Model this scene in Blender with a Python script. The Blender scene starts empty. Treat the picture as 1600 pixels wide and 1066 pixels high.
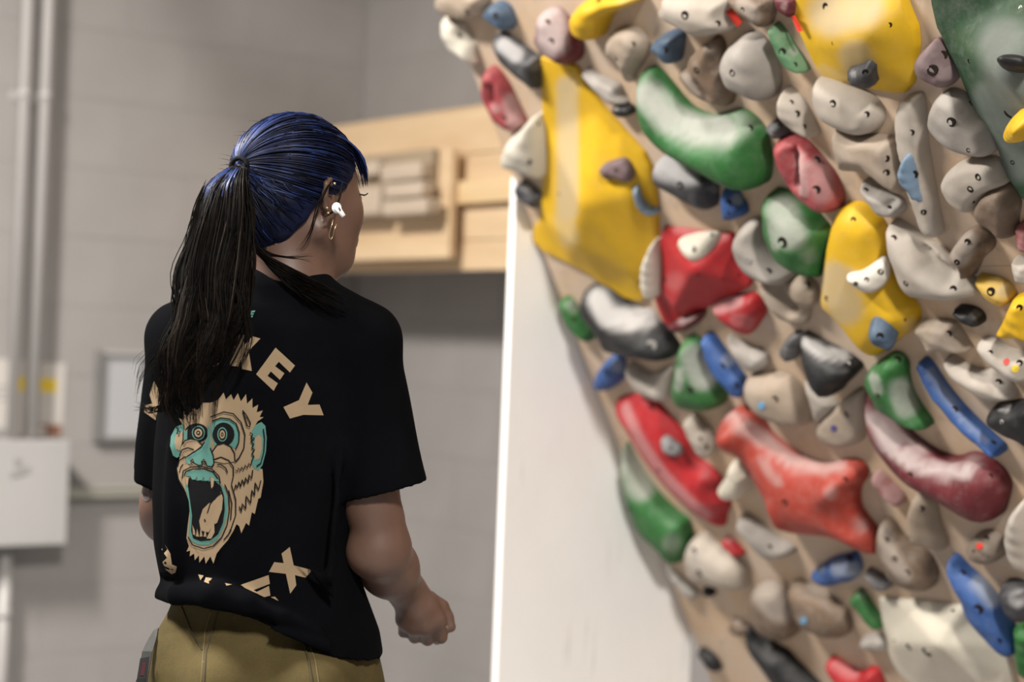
import bpy, bmesh, math, random
import numpy as np
from mathutils import Vector, Matrix
from mathutils.geometry import delaunay_2d_cdt
from mathutils.bvhtree import BVHTree

# ------------------------------------------------------------------ camera, world, lights, exposure
SC = bpy.context.scene
COL = SC.collection
rad = math.radians
FPX = 2800.0                       # focal length in pixels of a 1600 px wide frame
ROLL = rad(2.2)
CAM = Vector((0, 0, 1.32))
RC = Vector((math.cos(ROLL), 0, math.sin(ROLL)))
UC = Vector((-math.sin(ROLL), 0, math.cos(ROLL)))
FC = Vector((0, 1, 0))
PY = 2.6                           # distance of the person

cd = bpy.data.cameras.new('camera')
cam = bpy.data.objects.new('camera', cd)
COL.objects.link(cam)
m = Matrix.Identity(4)
for i in range(3):
    m[i][0] = RC[i]; m[i][1] = UC[i]; m[i][2] = -FC[i]; m[i][3] = CAM[i]
cam.matrix_world = m
cd.sensor_width = 36.0
cd.lens = FPX / 1600 * 36
cd.clip_start = 0.05
cd.dof.use_dof = True
cd.dof.focus_distance = PY - 0.05
cd.dof.aperture_fstop = 2.0
SC.camera = cam

w = bpy.data.worlds.new('world'); SC.world = w; w.use_nodes = True
w.node_tree.nodes['Background'].inputs[0].default_value = (1.0, 0.95, 0.9, 1)
w.node_tree.nodes['Background'].inputs[1].default_value = 0.16
SC.view_settings.view_transform = 'Standard'
SC.view_settings.look = 'None'
SC.view_settings.gamma = 1.0
SC.view_settings.use_curve_mapping = False
SC.view_settings.exposure = 0.12

CEIL = 3.9
LAMPS = [(-1.85, 2.45, 3.25, 235.0), (0.65, -0.95, 3.9, 375.0)]   # x, y, z, watts; the rear lamp is added to brighten the wing
for lx, ly, lz_, lw in LAMPS:
    ld = bpy.data.lights.new('unseen_lamp_light', 'AREA')
    ld.shape = 'RECTANGLE'; ld.size = 0.30; ld.size_y = 0.9; ld.energy = lw; ld.color = (1.0, 0.95, 0.88)
    lo = bpy.data.objects.new('unseen_lamp_light', ld); COL.objects.link(lo)
    lo.location = (lx, ly, lz_ - 0.065)

# ------------------------------------------------------------------ helpers
def ray(x, y):
    x = float(x); y = float(y)
    return FC + (x - 800) / FPX * RC - (y - 533) / FPX * UC
def at(x, y, Y):                   # the point at depth Y seen at pixel x, y
    return CAM + ray(x, y) * float(Y)
def on_plane(x, y, p0, n):
    d = ray(x, y)
    return CAM + d * ((p0 - CAM).dot(n) / d.dot(n))

def mesh_obj(name, verts, faces, mat=None, parent=None, smooth=True, world=None):
    me = bpy.data.meshes.new(name)
    me.from_pydata([tuple(v) for v in verts], [], [tuple(f) for f in faces])
    me.update()
    if smooth:
        me.shade_smooth()
    if mat is not None:
        me.materials.append(mat)
    o = bpy.data.objects.new(name, me)
    COL.objects.link(o)
    if parent is not None:
        o.parent = parent
    if world is not None:
        o.matrix_world = world
    return o
def bm_obj(name, bm, mat=None, parent=None, smooth=False):
    bmesh.ops.recalc_face_normals(bm, faces=bm.faces[:])
    me = bpy.data.meshes.new(name); bm.to_mesh(me); bm.free()
    if smooth:
        me.shade_smooth()
    if mat is not None:
        me.materials.append(mat)
    o = bpy.data.objects.new(name, me); COL.objects.link(o)
    if parent is not None:
        o.parent = parent
    return o
def tag(o, label, cat, group=None, kind=None):
    o['label'] = label; o['category'] = cat
    if group: o['group'] = group
    if kind: o['kind'] = kind
    return o
def struct(o):
    o['kind'] = 'structure'; return o
def empty(name, mat4=None):
    o = bpy.data.objects.new(name, None); COL.objects.link(o)
    o.empty_display_size = 0.05
    if mat4 is not None: o.matrix_world = mat4
    return o
def frame(origin, ex, ey, ez):
    M = Matrix.Identity(4)
    for i in range(3):
        M[i][0] = ex[i]; M[i][1] = ey[i]; M[i][2] = ez[i]; M[i][3] = origin[i]
    return M
def add_box(bm, lo, hi, bev=0.0):
    c = [(a + b) / 2 for a, b in zip(lo, hi)]
    s = [b - a for a, b in zip(lo, hi)]
    r = bmesh.ops.create_cube(bm, size=1.0, matrix=Matrix.Translation(c) @ Matrix.Diagonal((*s, 1)))
    if bev > 0:
        es = list({e for v in r['verts'] for e in v.link_edges})
        bmesh.ops.bevel(bm, geom=es, offset=bev, segments=2, profile=0.5, affect='EDGES')
def box_obj(name, lo, hi, mat, parent=None, bev=0.003):
    bm = bmesh.new(); add_box(bm, lo, hi, bev)
    return bm_obj(name, bm, mat, parent)
def tube(pts, radii, n=8, cap=True):   # a tube through points
    pts = [Vector(p) for p in pts]
    V = []; Fc = []
    up = Vector((0, 0, 1))
    t0 = (pts[1] - pts[0]).normalized()
    a = t0.cross(up)
    if a.length < 1e-3: a = t0.cross(Vector((1, 0, 0)))
    a.normalize()
    for i, p in enumerate(pts):
        t = (pts[min(i + 1, len(pts) - 1)] - pts[max(i - 1, 0)]).normalized()
        a = (a - t * a.dot(t)).normalized(); b = t.cross(a)
        r = radii[i] if hasattr(radii, '__len__') else radii
        for k in range(n):
            g = 2 * math.pi * k / n
            V.append(p + (a * math.cos(g) + b * math.sin(g)) * r)
    for i in range(len(pts) - 1):
        for k in range(n):
            Fc.append((i * n + k, i * n + (k + 1) % n, (i + 1) * n + (k + 1) % n, (i + 1) * n + k))
    if cap:
        Fc.append(tuple(reversed(range(n)))); Fc.append(tuple(range((len(pts) - 1) * n, len(pts) * n)))
    return V, Fc
def lathe(profile, n=16):
    V = []; Fc = []
    for r, z in profile:
        for k in range(n):
            g = 2 * math.pi * k / n
            V.append((r * math.cos(g), r * math.sin(g), z))
    for i in range(len(profile) - 1):
        for k in range(n):
            Fc.append((i * n + k, i * n + (k + 1) % n, (i + 1) * n + (k + 1) % n, (i + 1) * n + k))
    Fc.append(tuple(range((len(profile) - 1) * n, len(profile) * n)))
    return V, Fc

# ------------------------------------------------------------------ materials
def mat_base(name):
    mt = bpy.data.materials.new(name); mt.use_nodes = True
    nt = mt.node_tree
    return mt, nt, nt.nodes['Principled BSDF']
def rgba(c): return (c[0], c[1], c[2], 1.0)
def noise(nt, scale, detail=4.0, rough=0.55, coord='Object', vec=None):
    n = nt.nodes.new('ShaderNodeTexNoise')
    n.inputs['Scale'].default_value = scale; n.inputs['Detail'].default_value = detail
    n.inputs['Roughness'].default_value = rough
    if vec is None:
        tc = nt.nodes.new('ShaderNodeTexCoord'); vec = tc.outputs[coord]
    nt.links.new(vec, n.inputs['Vector'])
    return n
def ramp(nt, src, p0, c0, p1, c1):
    r = nt.nodes.new('ShaderNodeValToRGB')
    r.color_ramp.elements[0].position = p0; r.color_ramp.elements[0].color = rgba(c0)
    r.color_ramp.elements[1].position = p1; r.color_ramp.elements[1].color = rgba(c1)
    nt.links.new(src, r.inputs['Fac'])
    return r
def mix(nt, fac, a, b, mode='MIX'):
    x = nt.nodes.new('ShaderNodeMix'); x.data_type = 'RGBA'; x.blend_type = mode
    for s, i in ((fac, 0), (a, 6), (b, 7)):
        if hasattr(s, 'is_output'): nt.links.new(s, x.inputs[i])
        elif i == 0: x.inputs[0].default_value = s
        else: x.inputs[i].default_value = rgba(s)
    return x.outputs[2]
def math_n(nt, op, a, b=None, clamp=False):
    x = nt.nodes.new('ShaderNodeMath'); x.operation = op; x.use_clamp = clamp
    for i, s in enumerate((a, b)):
        if s is None: continue
        if hasattr(s, 'is_output'): nt.links.new(s, x.inputs[i])
        else: x.inputs[i].default_value = s
    return x.outputs[0]
def bump(nt, b, src, strength, dist=0.002):
    n = nt.nodes.new('ShaderNodeBump'); n.inputs['Strength'].default_value = strength
    n.inputs['Distance'].default_value = dist
    nt.links.new(src, n.inputs['Height']); nt.links.new(n.outputs[0], b.inputs['Normal'])
def simple(name, c, rough=0.6, vary=0.12, scale=9.0, metal=0.0, bmp=0.0, spec=0.5):
    mt, nt, b = mat_base(name)
    n = noise(nt, scale)
    lo = [x * (1 - vary) for x in c]; hi = [min(1, x * (1 + vary)) for x in c]
    r = ramp(nt, n.outputs[0], 0.3, lo, 0.7, hi)
    nt.links.new(r.outputs[0], b.inputs['Base Color'])
    b.inputs['Roughness'].default_value = rough; b.inputs['Metallic'].default_value = metal
    b.inputs['Specular IOR Level'].default_value = spec
    if bmp:
        n2 = noise(nt, scale * 12, 3); bump(nt, b, n2.outputs[0], bmp)
    return mt
def wood(name, c0, c1, scale=(1.2, 14, 14), rough=0.65, fine=1.0, dust=0.0):
    mt, nt, b = mat_base(name)
    tc = nt.nodes.new('ShaderNodeTexCoord'); mp = nt.nodes.new('ShaderNodeMapping')
    mp.inputs['Scale'].default_value = scale
    nt.links.new(tc.outputs['Object'], mp.inputs['Vector'])
    n = noise(nt, 1.6, 5, 0.6, vec=mp.outputs[0])
    r = ramp(nt, n.outputs[0], 0.33, c0, 0.68, c1)
    n2 = noise(nt, 22 * fine, 4, 0.6, vec=mp.outputs[0])
    col = mix(nt, math_n(nt, 'MULTIPLY', n2.outputs[0], 0.22), r.outputs[0], [x * 0.55 for x in c0])
    if dust > 0:                       # chalk smeared over the wood
        n3 = noise(nt, 7.0, 6, 0.62)
        r3 = ramp(nt, n3.outputs[0], 0.40, (0, 0, 0), 0.72, (dust, dust, dust))
        col = mix(nt, r3.outputs[0], col, (0.44, 0.385, 0.34))
        n4 = noise(nt, 16.0, 5, 0.65)
        r4 = ramp(nt, n4.outputs[0], 0.57, (0, 0, 0), 0.74, (0.45, 0.45, 0.45))
        col = mix(nt, r4.outputs[0], col, (0.22, 0.175, 0.14))
    nt.links.new(col, b.inputs['Base Color'])
    b.inputs['Roughness'].default_value = rough
    bump(nt, b, n2.outputs[0], 0.15, 0.001)
    return mt
HOLD_MATS = {}
def hold_mat(name, c, chalk=(0.50, 0.47, 0.44), rough=0.55, dust=0.25, dark=0.6):
    """resin: colour, worn darker in blotches, with chalk where the attribute says so"""
    mt, nt, b = mat_base('resin_' + name)
    n = noise(nt, 14.0, 5, 0.6)
    r = ramp(nt, n.outputs[0], 0.25, [x * dark for x in c], 0.62, c)
    at_ = nt.nodes.new('ShaderNodeAttribute'); at_.attribute_name = 'chalk'
    n2 = noise(nt, 30.0, 5, 0.65)
    f = math_n(nt, 'MULTIPLY', at_.outputs['Fac'], math_n(nt, 'ADD', math_n(nt, 'MULTIPLY', n2.outputs[0], 0.7), 0.62), True)
    n3 = noise(nt, 42.0, 6, 0.7)
    d = ramp(nt, n3.outputs[0], 0.45, (0, 0, 0), 0.75, (dust, dust, dust))
    f2 = math_n(nt, 'MAXIMUM', f, d.outputs[0], True)
    col = mix(nt, f2, r.outputs[0], chalk)
    nt.links.new(col, b.inputs['Base Color'])
    rr = math_n(nt, 'ADD', math_n(nt, 'MULTIPLY', f2, 0.35), rough, True)
    nt.links.new(rr, b.inputs['Roughness'])
    b.inputs['Specular IOR Level'].default_value = 0.35
    bump(nt, b, noise(nt, 260.0, 2).outputs[0], 0.25, 0.0008)
    HOLD_MATS[name] = mt
    return mt
for nm, c, kw in (
    ('yellow', (0.60, 0.36, 0.009), dict(chalk=(0.44, 0.34, 0.19), dust=0.12, dark=0.82)),
    ('red', (0.36, 0.014, 0.018), dict(chalk=(0.44, 0.22, 0.22), dust=0.12, dark=0.75)),
    ('orange', (0.33, 0.040, 0.024), dict(chalk=(0.40, 0.27, 0.25), dust=0.22, dark=0.75)),
    ('pink', (0.30, 0.048, 0.055), dict(chalk=(0.38, 0.25, 0.24), dust=0.3, dark=0.65)),
    ('maroon', (0.115, 0.014, 0.019), dict(chalk=(0.38, 0.31, 0.30), dust=0.16, dark=0.6)),
    ('green', (0.024, 0.125, 0.028), dict(chalk=(0.33, 0.34, 0.30), dust=0.14, dark=0.6)),
    ('darkgreen', (0.024, 0.062, 0.029), dict(chalk=(0.155, 0.170, 0.155), dust=0.45, dark=0.6)),
    ('palegreen', (0.085, 0.20, 0.095), dict(chalk=(0.28, 0.30, 0.26), dust=0.3)),
    ('blue', (0.034, 0.090, 0.27), dict(chalk=(0.27, 0.30, 0.36), dust=0.14)),
    ('greyblue', (0.062, 0.100, 0.155), dict(chalk=(0.24, 0.26, 0.29), dust=0.2)),
    ('paleblue', (0.13, 0.21, 0.31), dict(chalk=(0.28, 0.31, 0.33), dust=0.25)),
    ('black', (0.008, 0.008, 0.009), dict(chalk=(0.36, 0.345, 0.335), dust=0.05)),
    ('charcoal', (0.036, 0.036, 0.040), dict(chalk=(0.34, 0.33, 0.33), dust=0.18)),
    ('grey', (0.18, 0.17, 0.165), dict(chalk=(0.36, 0.34, 0.32), dust=0.35)),
    ('purple', (0.105, 0.055, 0.060), dict(chalk=(0.24, 0.19, 0.19), dust=0.3)),
    ('cream', (0.37, 0.315, 0.255), dict(chalk=(0.43, 0.395, 0.36), dust=0.4, dark=0.74)),
    ('white', (0.58, 0.535, 0.44), dict(chalk=(0.52, 0.49, 0.45), dust=0.2, dark=0.84)),
    ('stone', (0.275, 0.243, 0.213), dict(chalk=(0.37, 0.345, 0.32), dust=0.45, dark=0.68)),
    ('tan', (0.30, 0.230, 0.165), dict(chalk=(0.36, 0.31, 0.265), dust=0.45, dark=0.68)),
    ('brown', (0.165, 0.112, 0.075), dict(chalk=(0.33, 0.285, 0.245), dust=0.42, dark=0.55)),
):
    hold_mat(nm, c, **kw)
M_BOLT = simple('bolt_hole_shade', (0.016, 0.012, 0.009), 0.9, 0.3, 80, 0.0, spec=0.1)  # dark colour stands for the shade inside recessed bolt holes
M_BOLT_ZINC = simple('bolt_worn_zinc', (0.30, 0.285, 0.265), 0.5, 0.2, 80, 0.5)
M_BLOCK = simple('painted_block', (0.30, 0.283, 0.274), 0.62, 0.045, 5, bmp=0.25)
M_BLOCK2 = M_BLOCK
M_WHITE = simple('white_painted_ply', (0.80, 0.785, 0.765), 0.55, 0.03, 3)
M_PLY = wood('chalky_plywood', (0.46, 0.325, 0.212), (0.56, 0.41, 0.28), (5, 2.6, 5), dust=0.7)
M_PINE = wood('pale_pine', (0.62, 0.43, 0.25), (0.74, 0.56, 0.36), (1.2, 9, 9))
M_PINE2 = wood('pine_strip', (0.66, 0.46, 0.24), (0.76, 0.57, 0.34), (1.2, 12, 12))
M_RUNG = wood('worn_wood_rung', (0.46, 0.37, 0.28), (0.58, 0.48, 0.38), (2, 20, 20))
M_METAL = simple('grey_enamel', (0.40, 0.39, 0.385), 0.45, 0.04, 4)
M_PIPE = simple('painted_conduit', (0.43, 0.415, 0.405), 0.4, 0.04, 6)
M_DARK = simple('dark_rubber', (0.05, 0.05, 0.052), 0.8, 0.2, 8)
M_PAPER = simple('paper', (0.50, 0.47, 0.44), 0.8, 0.05, 6)
M_MAT = simple('gym_mat_vinyl', (0.24, 0.24, 0.25), 0.6, 0.08, 3)
M_CEIL = simple('ceiling_paint', (0.55, 0.54, 0.52), 0.8, 0.04, 3)
# ------------------------------------------------------------------ the room
T = rad(36)
A_L = Vector((math.cos(T), math.sin(T), 0))          # along the left wall, away from the viewer
N_L = Vector((math.sin(T), -math.cos(T), 0))         # out of the left wall
A_R = Vector((math.sin(T), -math.cos(T), 0))         # along the hangboard wall, towards the viewer
N_R = Vector((-math.cos(T), -math.sin(T), 0))        # out of the hangboard wall
Z = Vector((0, 0, 1))
CORNER = at(562, 300, 5.7); CORNER.z = 0
floor = struct(box_obj('floor', (-4.5, -2.5, -0.12), (3.2, 7.0, 0.0), M_MAT, bev=0))
ceiling = struct(box_obj('ceiling', (-4.5, -2.5, CEIL), (3.2, 7.0, CEIL + 0.1), M_CEIL, bev=0))
rng = random.Random(4)
BH, BL, GAP = 0.2, 0.4, 0.005
bmb = bmesh.new(); add_box(bmb, (GAP / 2, -0.02, GAP / 2), (BL - GAP / 2, 0.0016, BH - GAP / 2), 0.0012)
bmesh.ops.recalc_face_normals(bmb, faces=bmb.faces[:])
ME_BLOCK = bpy.data.meshes.new('block'); bmb.to_mesh(ME_BLOCK); ME_BLOCK.materials.append(M_BLOCK)
bmb = bmesh.new(); add_box(bmb, (GAP / 2, -0.02, GAP / 2), (BL / 2 - GAP / 2, 0.0016, BH - GAP / 2), 0.0012)
bmesh.ops.recalc_face_normals(bmb, faces=bmb.faces[:])
ME_HALF = bpy.data.meshes.new('half_block'); bmb.to_mesh(ME_HALF); ME_HALF.materials.append(M_BLOCK)
bmb.free()
def block_wall(name, o, ax, nrm, length, z0, z1, sgn):
    """a painted block wall: a mortar slab with each block proud of it; local x runs along ax, y out of the wall"""
    ex = ax * sgn
    wall = struct(empty(name, frame(o, ax, nrm, Z)))
    s = box_obj('mortar_slab', (0 if sgn > 0 else -length, -0.2, 0), (length if sgn > 0 else 0, 0.0, CEIL), M_BLOCK, wall, bev=0)
    row = 0; z = z0
    while z < z1:
        x = 0.0 if row % 2 == 0 else -BL / 2
        while x < length - 0.01:
            full = x >= 0 and x + BL <= length + 0.01
            me = ME_BLOCK if full else ME_HALF
            b = bpy.data.objects.new('block', me); COL.objects.link(b); b.parent = wall
            bx = max(x, 0.0); wdt = BL if full else BL / 2
            b.location = (bx if sgn > 0 else -bx - wdt, rng.uniform(-0.0003, 0.0003), z)
            x += BL if full else BL
            if not full and x - BL < 0: x = BL / 2
        row += 1; z += BH
    return wall
zj = on_plane(150, 912, CORNER, N_L).z
z0 = zj - BH * math.floor(zj / BH)
wall_left = block_wall('wall_left', CORNER, A_L, N_L, 2.8, z0, 3.2, -1)
wall_back = block_wall('wall_back', CORNER, A_R, N_R, 2.8, z0, 3.2, 1)

def plane_pt(x, y, n, off, o=CORNER):
    return on_plane(x, y, o + n * off, n)
def wl(x, y, off=0.0):               # pixel -> local coordinates of the left wall
    p = plane_pt(x, y, N_L, off) - CORNER
    return p.dot(A_L), p.z
def wb(x, y, off=0.0):
    p = plane_pt(x, y, N_R, off) - CORNER
    return p.dot(A_R), p.z

# --- electrical box, conduits and papers on the left wall
WL = frame(CORNER, A_L, N_L, Z)
D = 0.15
x1, zt = wl(108, 690, D); _, zb = wl(100, 849, D); x0 = x1 - 0.42
eb = empty('electrical_box', WL @ Matrix.Translation(((x0 + x1) / 2, 0, zb)))
hw = (x1 - x0) / 2; hh = zt - zb
box_obj('body', (-hw, 0.0046, 0), (hw, D - 0.012, hh), M_METAL, eb, 0.004)
box_obj('cover', (-hw - 0.004, D - 0.0118, -0.004), (hw + 0.004, D, hh + 0.004), M_METAL, eb, 0.004)
mx, mz = wl(22, 722, D); mx2, mz2 = wl(28, 741, D)
M_SMUDGE = simple('dark_smudge', (0.30, 0.29, 0.285), 0.6, 0.1, 30)
def plate(name, pts, y, th, mat, parent):
    bm = bmesh.new(); vs = [bm.verts.new((p[0], y, p[1])) for p in pts]
    fc = bm.faces.new(vs); r = bmesh.ops.extrude_face_region(bm, geom=[fc])
    bmesh.ops.translate(bm, verts=[g for g in r['geom'] if isinstance(g, bmesh.types.BMVert)], vec=(0, th, 0))
    return bm_obj(name, bm, mat, parent)
cx = (x0 + x1) / 2
o = plate('lock_plate', [(wl(x, y, D)[0] - cx, wl(x, y, D)[1] - zb) for x, y in ((15, 738), (46, 728), (44, 738), (16, 746))], D, 0.004, M_SMUDGE, eb)
o = plate('latch', [(wl(x, y, D)[0] - cx, wl(x, y, D)[1] - zb) for x, y in ((22, 714), (34, 718), (30, 728), (22, 727))], D, 0.004, M_SMUDGE, eb)
tag(eb, 'grey metal electrical box on the block wall under the two conduits', 'electrical box')
def conduit(name, p_top, p_bot, r, label, off, ztop=None, zbot=None):
    (xa, za), (xb, zb_) = wl(*p_top, off), wl(*p_bot, off)
    xm = (xa + xb) / 2
    za = ztop if ztop else za; zb_ = zbot if zbot is not None else zb_
    c = empty(name, WL @ Matrix.Translation((xm, off, zb_)))
    V, Fc = tube([(0, 0, 0), (0, 0, za - zb_)], r, 16)
    mesh_obj('pipe', V, Fc, M_PIPE, c)
    for f in (0.33, 0.72):
        bm = bmesh.new(); add_box(bm, (-r - 0.005, -off, (za - zb_) * f - 0.012), (r + 0.005, -off + 0.006, (za - zb_) * f + 0.012), 0.002)
        bm_obj('strap', bm, M_PIPE, c)
        V, Fc = tube([(0, 0, (za - zb_) * f - 0.01), (0, 0, (za - zb_) * f + 0.01)], r + 0.003, 16); mesh_obj('clamp', V, Fc, M_PIPE, c)
    tag(c, label, 'pipe', 'conduits on the block wall')
    return c
ztop_box = zb + hh
conduit('conduit', (66, 300), (50, 676), 0.0165, 'grey conduit above the electrical box, the one nearer the whiteboard', 0.06, CEIL, ztop_box + 0.005)
conduit('conduit', (31, 300), (20, 676), 0.0145, 'grey conduit above the electrical box, the one at the picture edge', 0.06, CEIL, ztop_box + 0.005)
conduit('conduit', (7, 900), (2, 1060), 0.018, 'grey conduit running down from under the electrical box', 0.06, zb - 0.006, 0.0)
def flat_thing(name, pts, off, th, mat, label, cat):
    q = [wl(x, y, off) for x, y in pts]
    ax_ = sum(p[0] for p in q) / len(q); az = min(p[1] for p in q)
    e = empty(name, WL @ Matrix.Translation((ax_, 0, az)))
    plate('sheet', [(p[0] - ax_, p[1] - az) for p in q], off - th, th, mat, e)
    tag(e, label, cat, 'paper notices on the block wall')
    return e, ax_, az
M_YEL = simple('yellow_print', (0.70, 0.50, 0.03), 0.7, 0.05)
M_BRN = simple('brown_print', (0.22, 0.10, 0.06), 0.7, 0.1)
M_REDP = simple('red_print', (0.45, 0.04, 0.03), 0.7, 0.1)
e, ax_, az = flat_thing('paper_notice', ((62, 566), (103, 568), (97, 684), (56, 682)), 0.006, 0.002, M_PAPER, 'pale notice with a yellow band on the wall beside the conduit', 'notice')
def printed(name, e, ax_, az, pts, mat, off=0.006):
    q = [wl(x, y, off) for x, y in pts]
    plate(name, [(p[0] - ax_, p[1] - az) for p in q], off, 0.0006, mat, e)
printed('yellow_band', e, ax_, az, ((58, 590), (89, 592), (88, 614), (57, 612)), M_YEL)
printed('printed_picture', e, ax_, az, ((58, 662), (96, 664), (95, 682), (57, 681)), M_BRN)
printed('printed_dot', e, ax_, az, ((58, 666), (71, 667), (71, 681), (58, 680)), M_PAPER, 0.0067)
e, ax_, az = flat_thing('paper_notice', ((-8, 560), (40, 563), (36, 682), (-12, 680)), 0.006, 0.002, M_PAPER, 'pale notice behind the conduits at the picture edge', 'notice')
printed('yellow_band', e, ax_, az, ((29, 588), (39, 589), (38, 612), (28, 611)), M_YEL)
printed('text_line', e, ax_, az, ((-6, 602), (16, 603), (16, 606), (-6, 605)), M_SMUDGE)
printed('text_line', e, ax_, az, ((-6, 612), (18, 613), (18, 616), (-6, 615)), M_SMUDGE)
printed('text_line', e, ax_, az, ((-6, 622), (14, 623), (14, 626), (-6, 625)), M_SMUDGE)
printed('printed_picture', e, ax_, az, ((-8, 668), (14, 669), (13, 680), (-9, 679)), M_SMUDGE)
# whiteboard with a frame
q = [wl(148, 548), wl(300, 548), wl(300, 690), wl(148, 690)]
bx0, bx1, bz0, bz1 = q[0][0], q[0][0] + 0.52, q[3][1], q[0][1]
wbd = empty('whiteboard', WL @ Matrix.Translation(((bx0 + bx1) / 2, 0, bz0)))
bw, bh = (bx1 - bx0) / 2, bz1 - bz0
M_WBD = simple('whiteboard_enamel', (0.42, 0.42, 0.43), 0.35, 0.02, 3)
M_FRM = simple('dark_grey_frame', (0.17, 0.165, 0.16), 0.5, 0.1, 10)
box_obj('panel', (-bw + 0.012, 0.004, 0.012), (bw - 0.012, 0.012, bh - 0.012), M_WBD, wbd, 0.001)
box_obj('side_rail', (-bw, 0.004, 0), (-bw + 0.020, 0.03, bh), M_FRM, wbd, 0.003)
box_obj('side_rail', (bw - 0.012, 0.004, 0), (bw, 0.03, bh), M_METAL, wbd, 0.003)
box_obj('top_rail', (-bw + 0.02, 0.004, bh - 0.012), (bw - 0.012, 0.028, bh), M_METAL, wbd, 0.003)
box_obj('bottom_rail', (-bw + 0.02, 0.004, 0), (bw - 0.012, 0.03, 0.014), M_FRM, wbd, 0.003)
tag(wbd, 'whiteboard in a dark frame hung on the block wall', 'whiteboard')
# a shallow ledge strip runs from the electrical box behind the person
la, lz = wl(100, 768, 0.05)
lb = -0.35
M_LEDGE = simple('ledge_paint', (0.36, 0.35, 0.30), 0.5, 0.05, 10)
ledge = empty('wall_raceway', WL @ Matrix.Translation(((la + lb) / 2, 0, lz - 0.02)))
box_obj('channel', (-(lb - la) / 2, 0.005, 0), ((lb - la) / 2, 0.05, 0.022), M_LEDGE, ledge, 0.004)
box_obj('cover_strip', (-(lb - la) / 2, 0.005, 0.0222), ((lb - la) / 2, 0.058, 0.028), M_LEDGE, ledge, 0.002)
tag(ledge, 'thin grey raceway strip running along the block wall from the electrical box', 'raceway')
# small dark bracket casting the triangular shadow by the box
bx_, bz_ = wl(110, 712, 0.02)
br = empty('wall_bracket', WL @ Matrix.Translation((bx_, 0, lz + 0.009)))
bm = bmesh.new()
vs = [bm.verts.new(p) for p in ((-0.02, 0.005, 0), (0.055, 0.005, 0), (-0.02, 0.005, 0.085))]
fc = bm.faces.new(vs); r = bmesh.ops.extrude_face_region(bm, geom=[fc])
bmesh.ops.translate(bm, verts=[g for g in r['geom'] if isinstance(g, bmesh.types.BMVert)], vec=(0, 0.012, 0))
bm_obj('gusset', bm, M_FRM, br)
box_obj('foot', (-0.022, 0.005, -0.008), (0.07, 0.03, -0.0002), M_LEDGE, br, 0.001)
tag(br, 'small dark triangular bracket beside the electrical box', 'bracket')

# --- hangboard mount on the back wall: horizontal planks on a deep frame, a ply board, the hangboard
OFF = 0.30
WB = frame(CORNER, A_R, N_R, Z)
hx0 = 0.03; hx1 = hx0 + 1.25
_, hzb = wb(640, 425, OFF); _, hzt = wb(640, 183, OFF)
hm = empty('hangboard_mount', WB @ Matrix.Translation(((hx0 + hx1) / 2, 0, hzb)))
hl = (hx1 - hx0) / 2; H_ = hzt - hzb
zs = [wb(740, y, OFF)[1] - hzb for y in (423, 375, 320, 283, 240, 172)]
for i, (za, zc) in enumerate(zip(zs[:-1], zs[1:])):
    proud = 0.028 if i == 2 else 0.0
    z_lo, z_hi = za + 0.0008, (zc - 0.0008)
    box_obj('plank', (-hl, OFF - 0.03, z_lo), (hl, OFF - 0.002 + proud, z_hi), M_PINE2 if i == 2 else M_PINE, hm, 0.003)
for fx in (-hl + 0.05, 0.0, hl - 0.05):
    box_obj('stand_off', (fx - 0.02, 0.005, 0.03), (fx + 0.02, OFF - 0.031, H_ - 0.03), M_PINE, hm, 0.003)
box_obj('top_board', (-hl, 0.005, zs[5]), (hl, OFF - 0.032, zs[5] + 0.018), M_PINE, hm, 0.002)
xr = wb(703, 330, OFF + 0.05)[0] - (hx0 + hx1) / 2
zpt = wb(640, 240, OFF + 0.05)[1] - hzb; zpb = wb(640, 405, OFF + 0.05)[1] - hzb
box_obj('front_panel', (-hl + 0.02, OFF + 0.0265, zpb), (xr, OFF + 0.05, zpt), M_PINE, hm, 0.003)
tag(hm, 'pale pine plank mount built out from the wall behind the head', 'wooden mount')
# the hangboard itself
HY = OFF + 0.051
def hx(px, py, off=HY): 
    a, b_ = wb(px, py, off); return a, b_
ca, cb = hx(620, 337)
hb = empty('hangboard', WB @ Matrix.Translation((ca, HY, cb)))
def rung(name, pa, pb, y0, y1, mat, bev=0.008):
    (xa, za), (xb, zb_) = hx(*pa, HY + y1), hx(*pb, HY + y1)
    return box_obj(name, (min(xa, xb) - ca, y0, min(za, zb_) - cb), (max(xa, xb) - ca, y1, max(za, zb_) - cb), mat, hb, bev)
M_RUNGD = wood('dark_wood_backing', (0.33, 0.25, 0.17), (0.42, 0.33, 0.23), (2, 20, 20))
rung('backing', (500, 252), (672, 338), 0.0, 0.022, M_RUNGD, 0.004)
rung('rung', (594, 258), (655, 279), 0.023, 0.062, M_RUNG)
rung('rung', (600, 287), (658, 306), 0.023, 0.066, M_RUNG)
rung('rung', (596, 314), (664, 334), 0.023, 0.075, M_RUNG)
rung('rung', (520, 258), (588, 274), 0.023, 0.055, M_RUNG)
rung('rung', (520, 296), (592, 316), 0.023, 0.06, M_RUNG)
rung('rung', (520, 318), (590, 336), 0.023, 0.07, M_RUNG)
tag(hb, 'worn wooden hangboard with stacked finger rungs screwed to the pine mount', 'hangboard')

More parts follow.
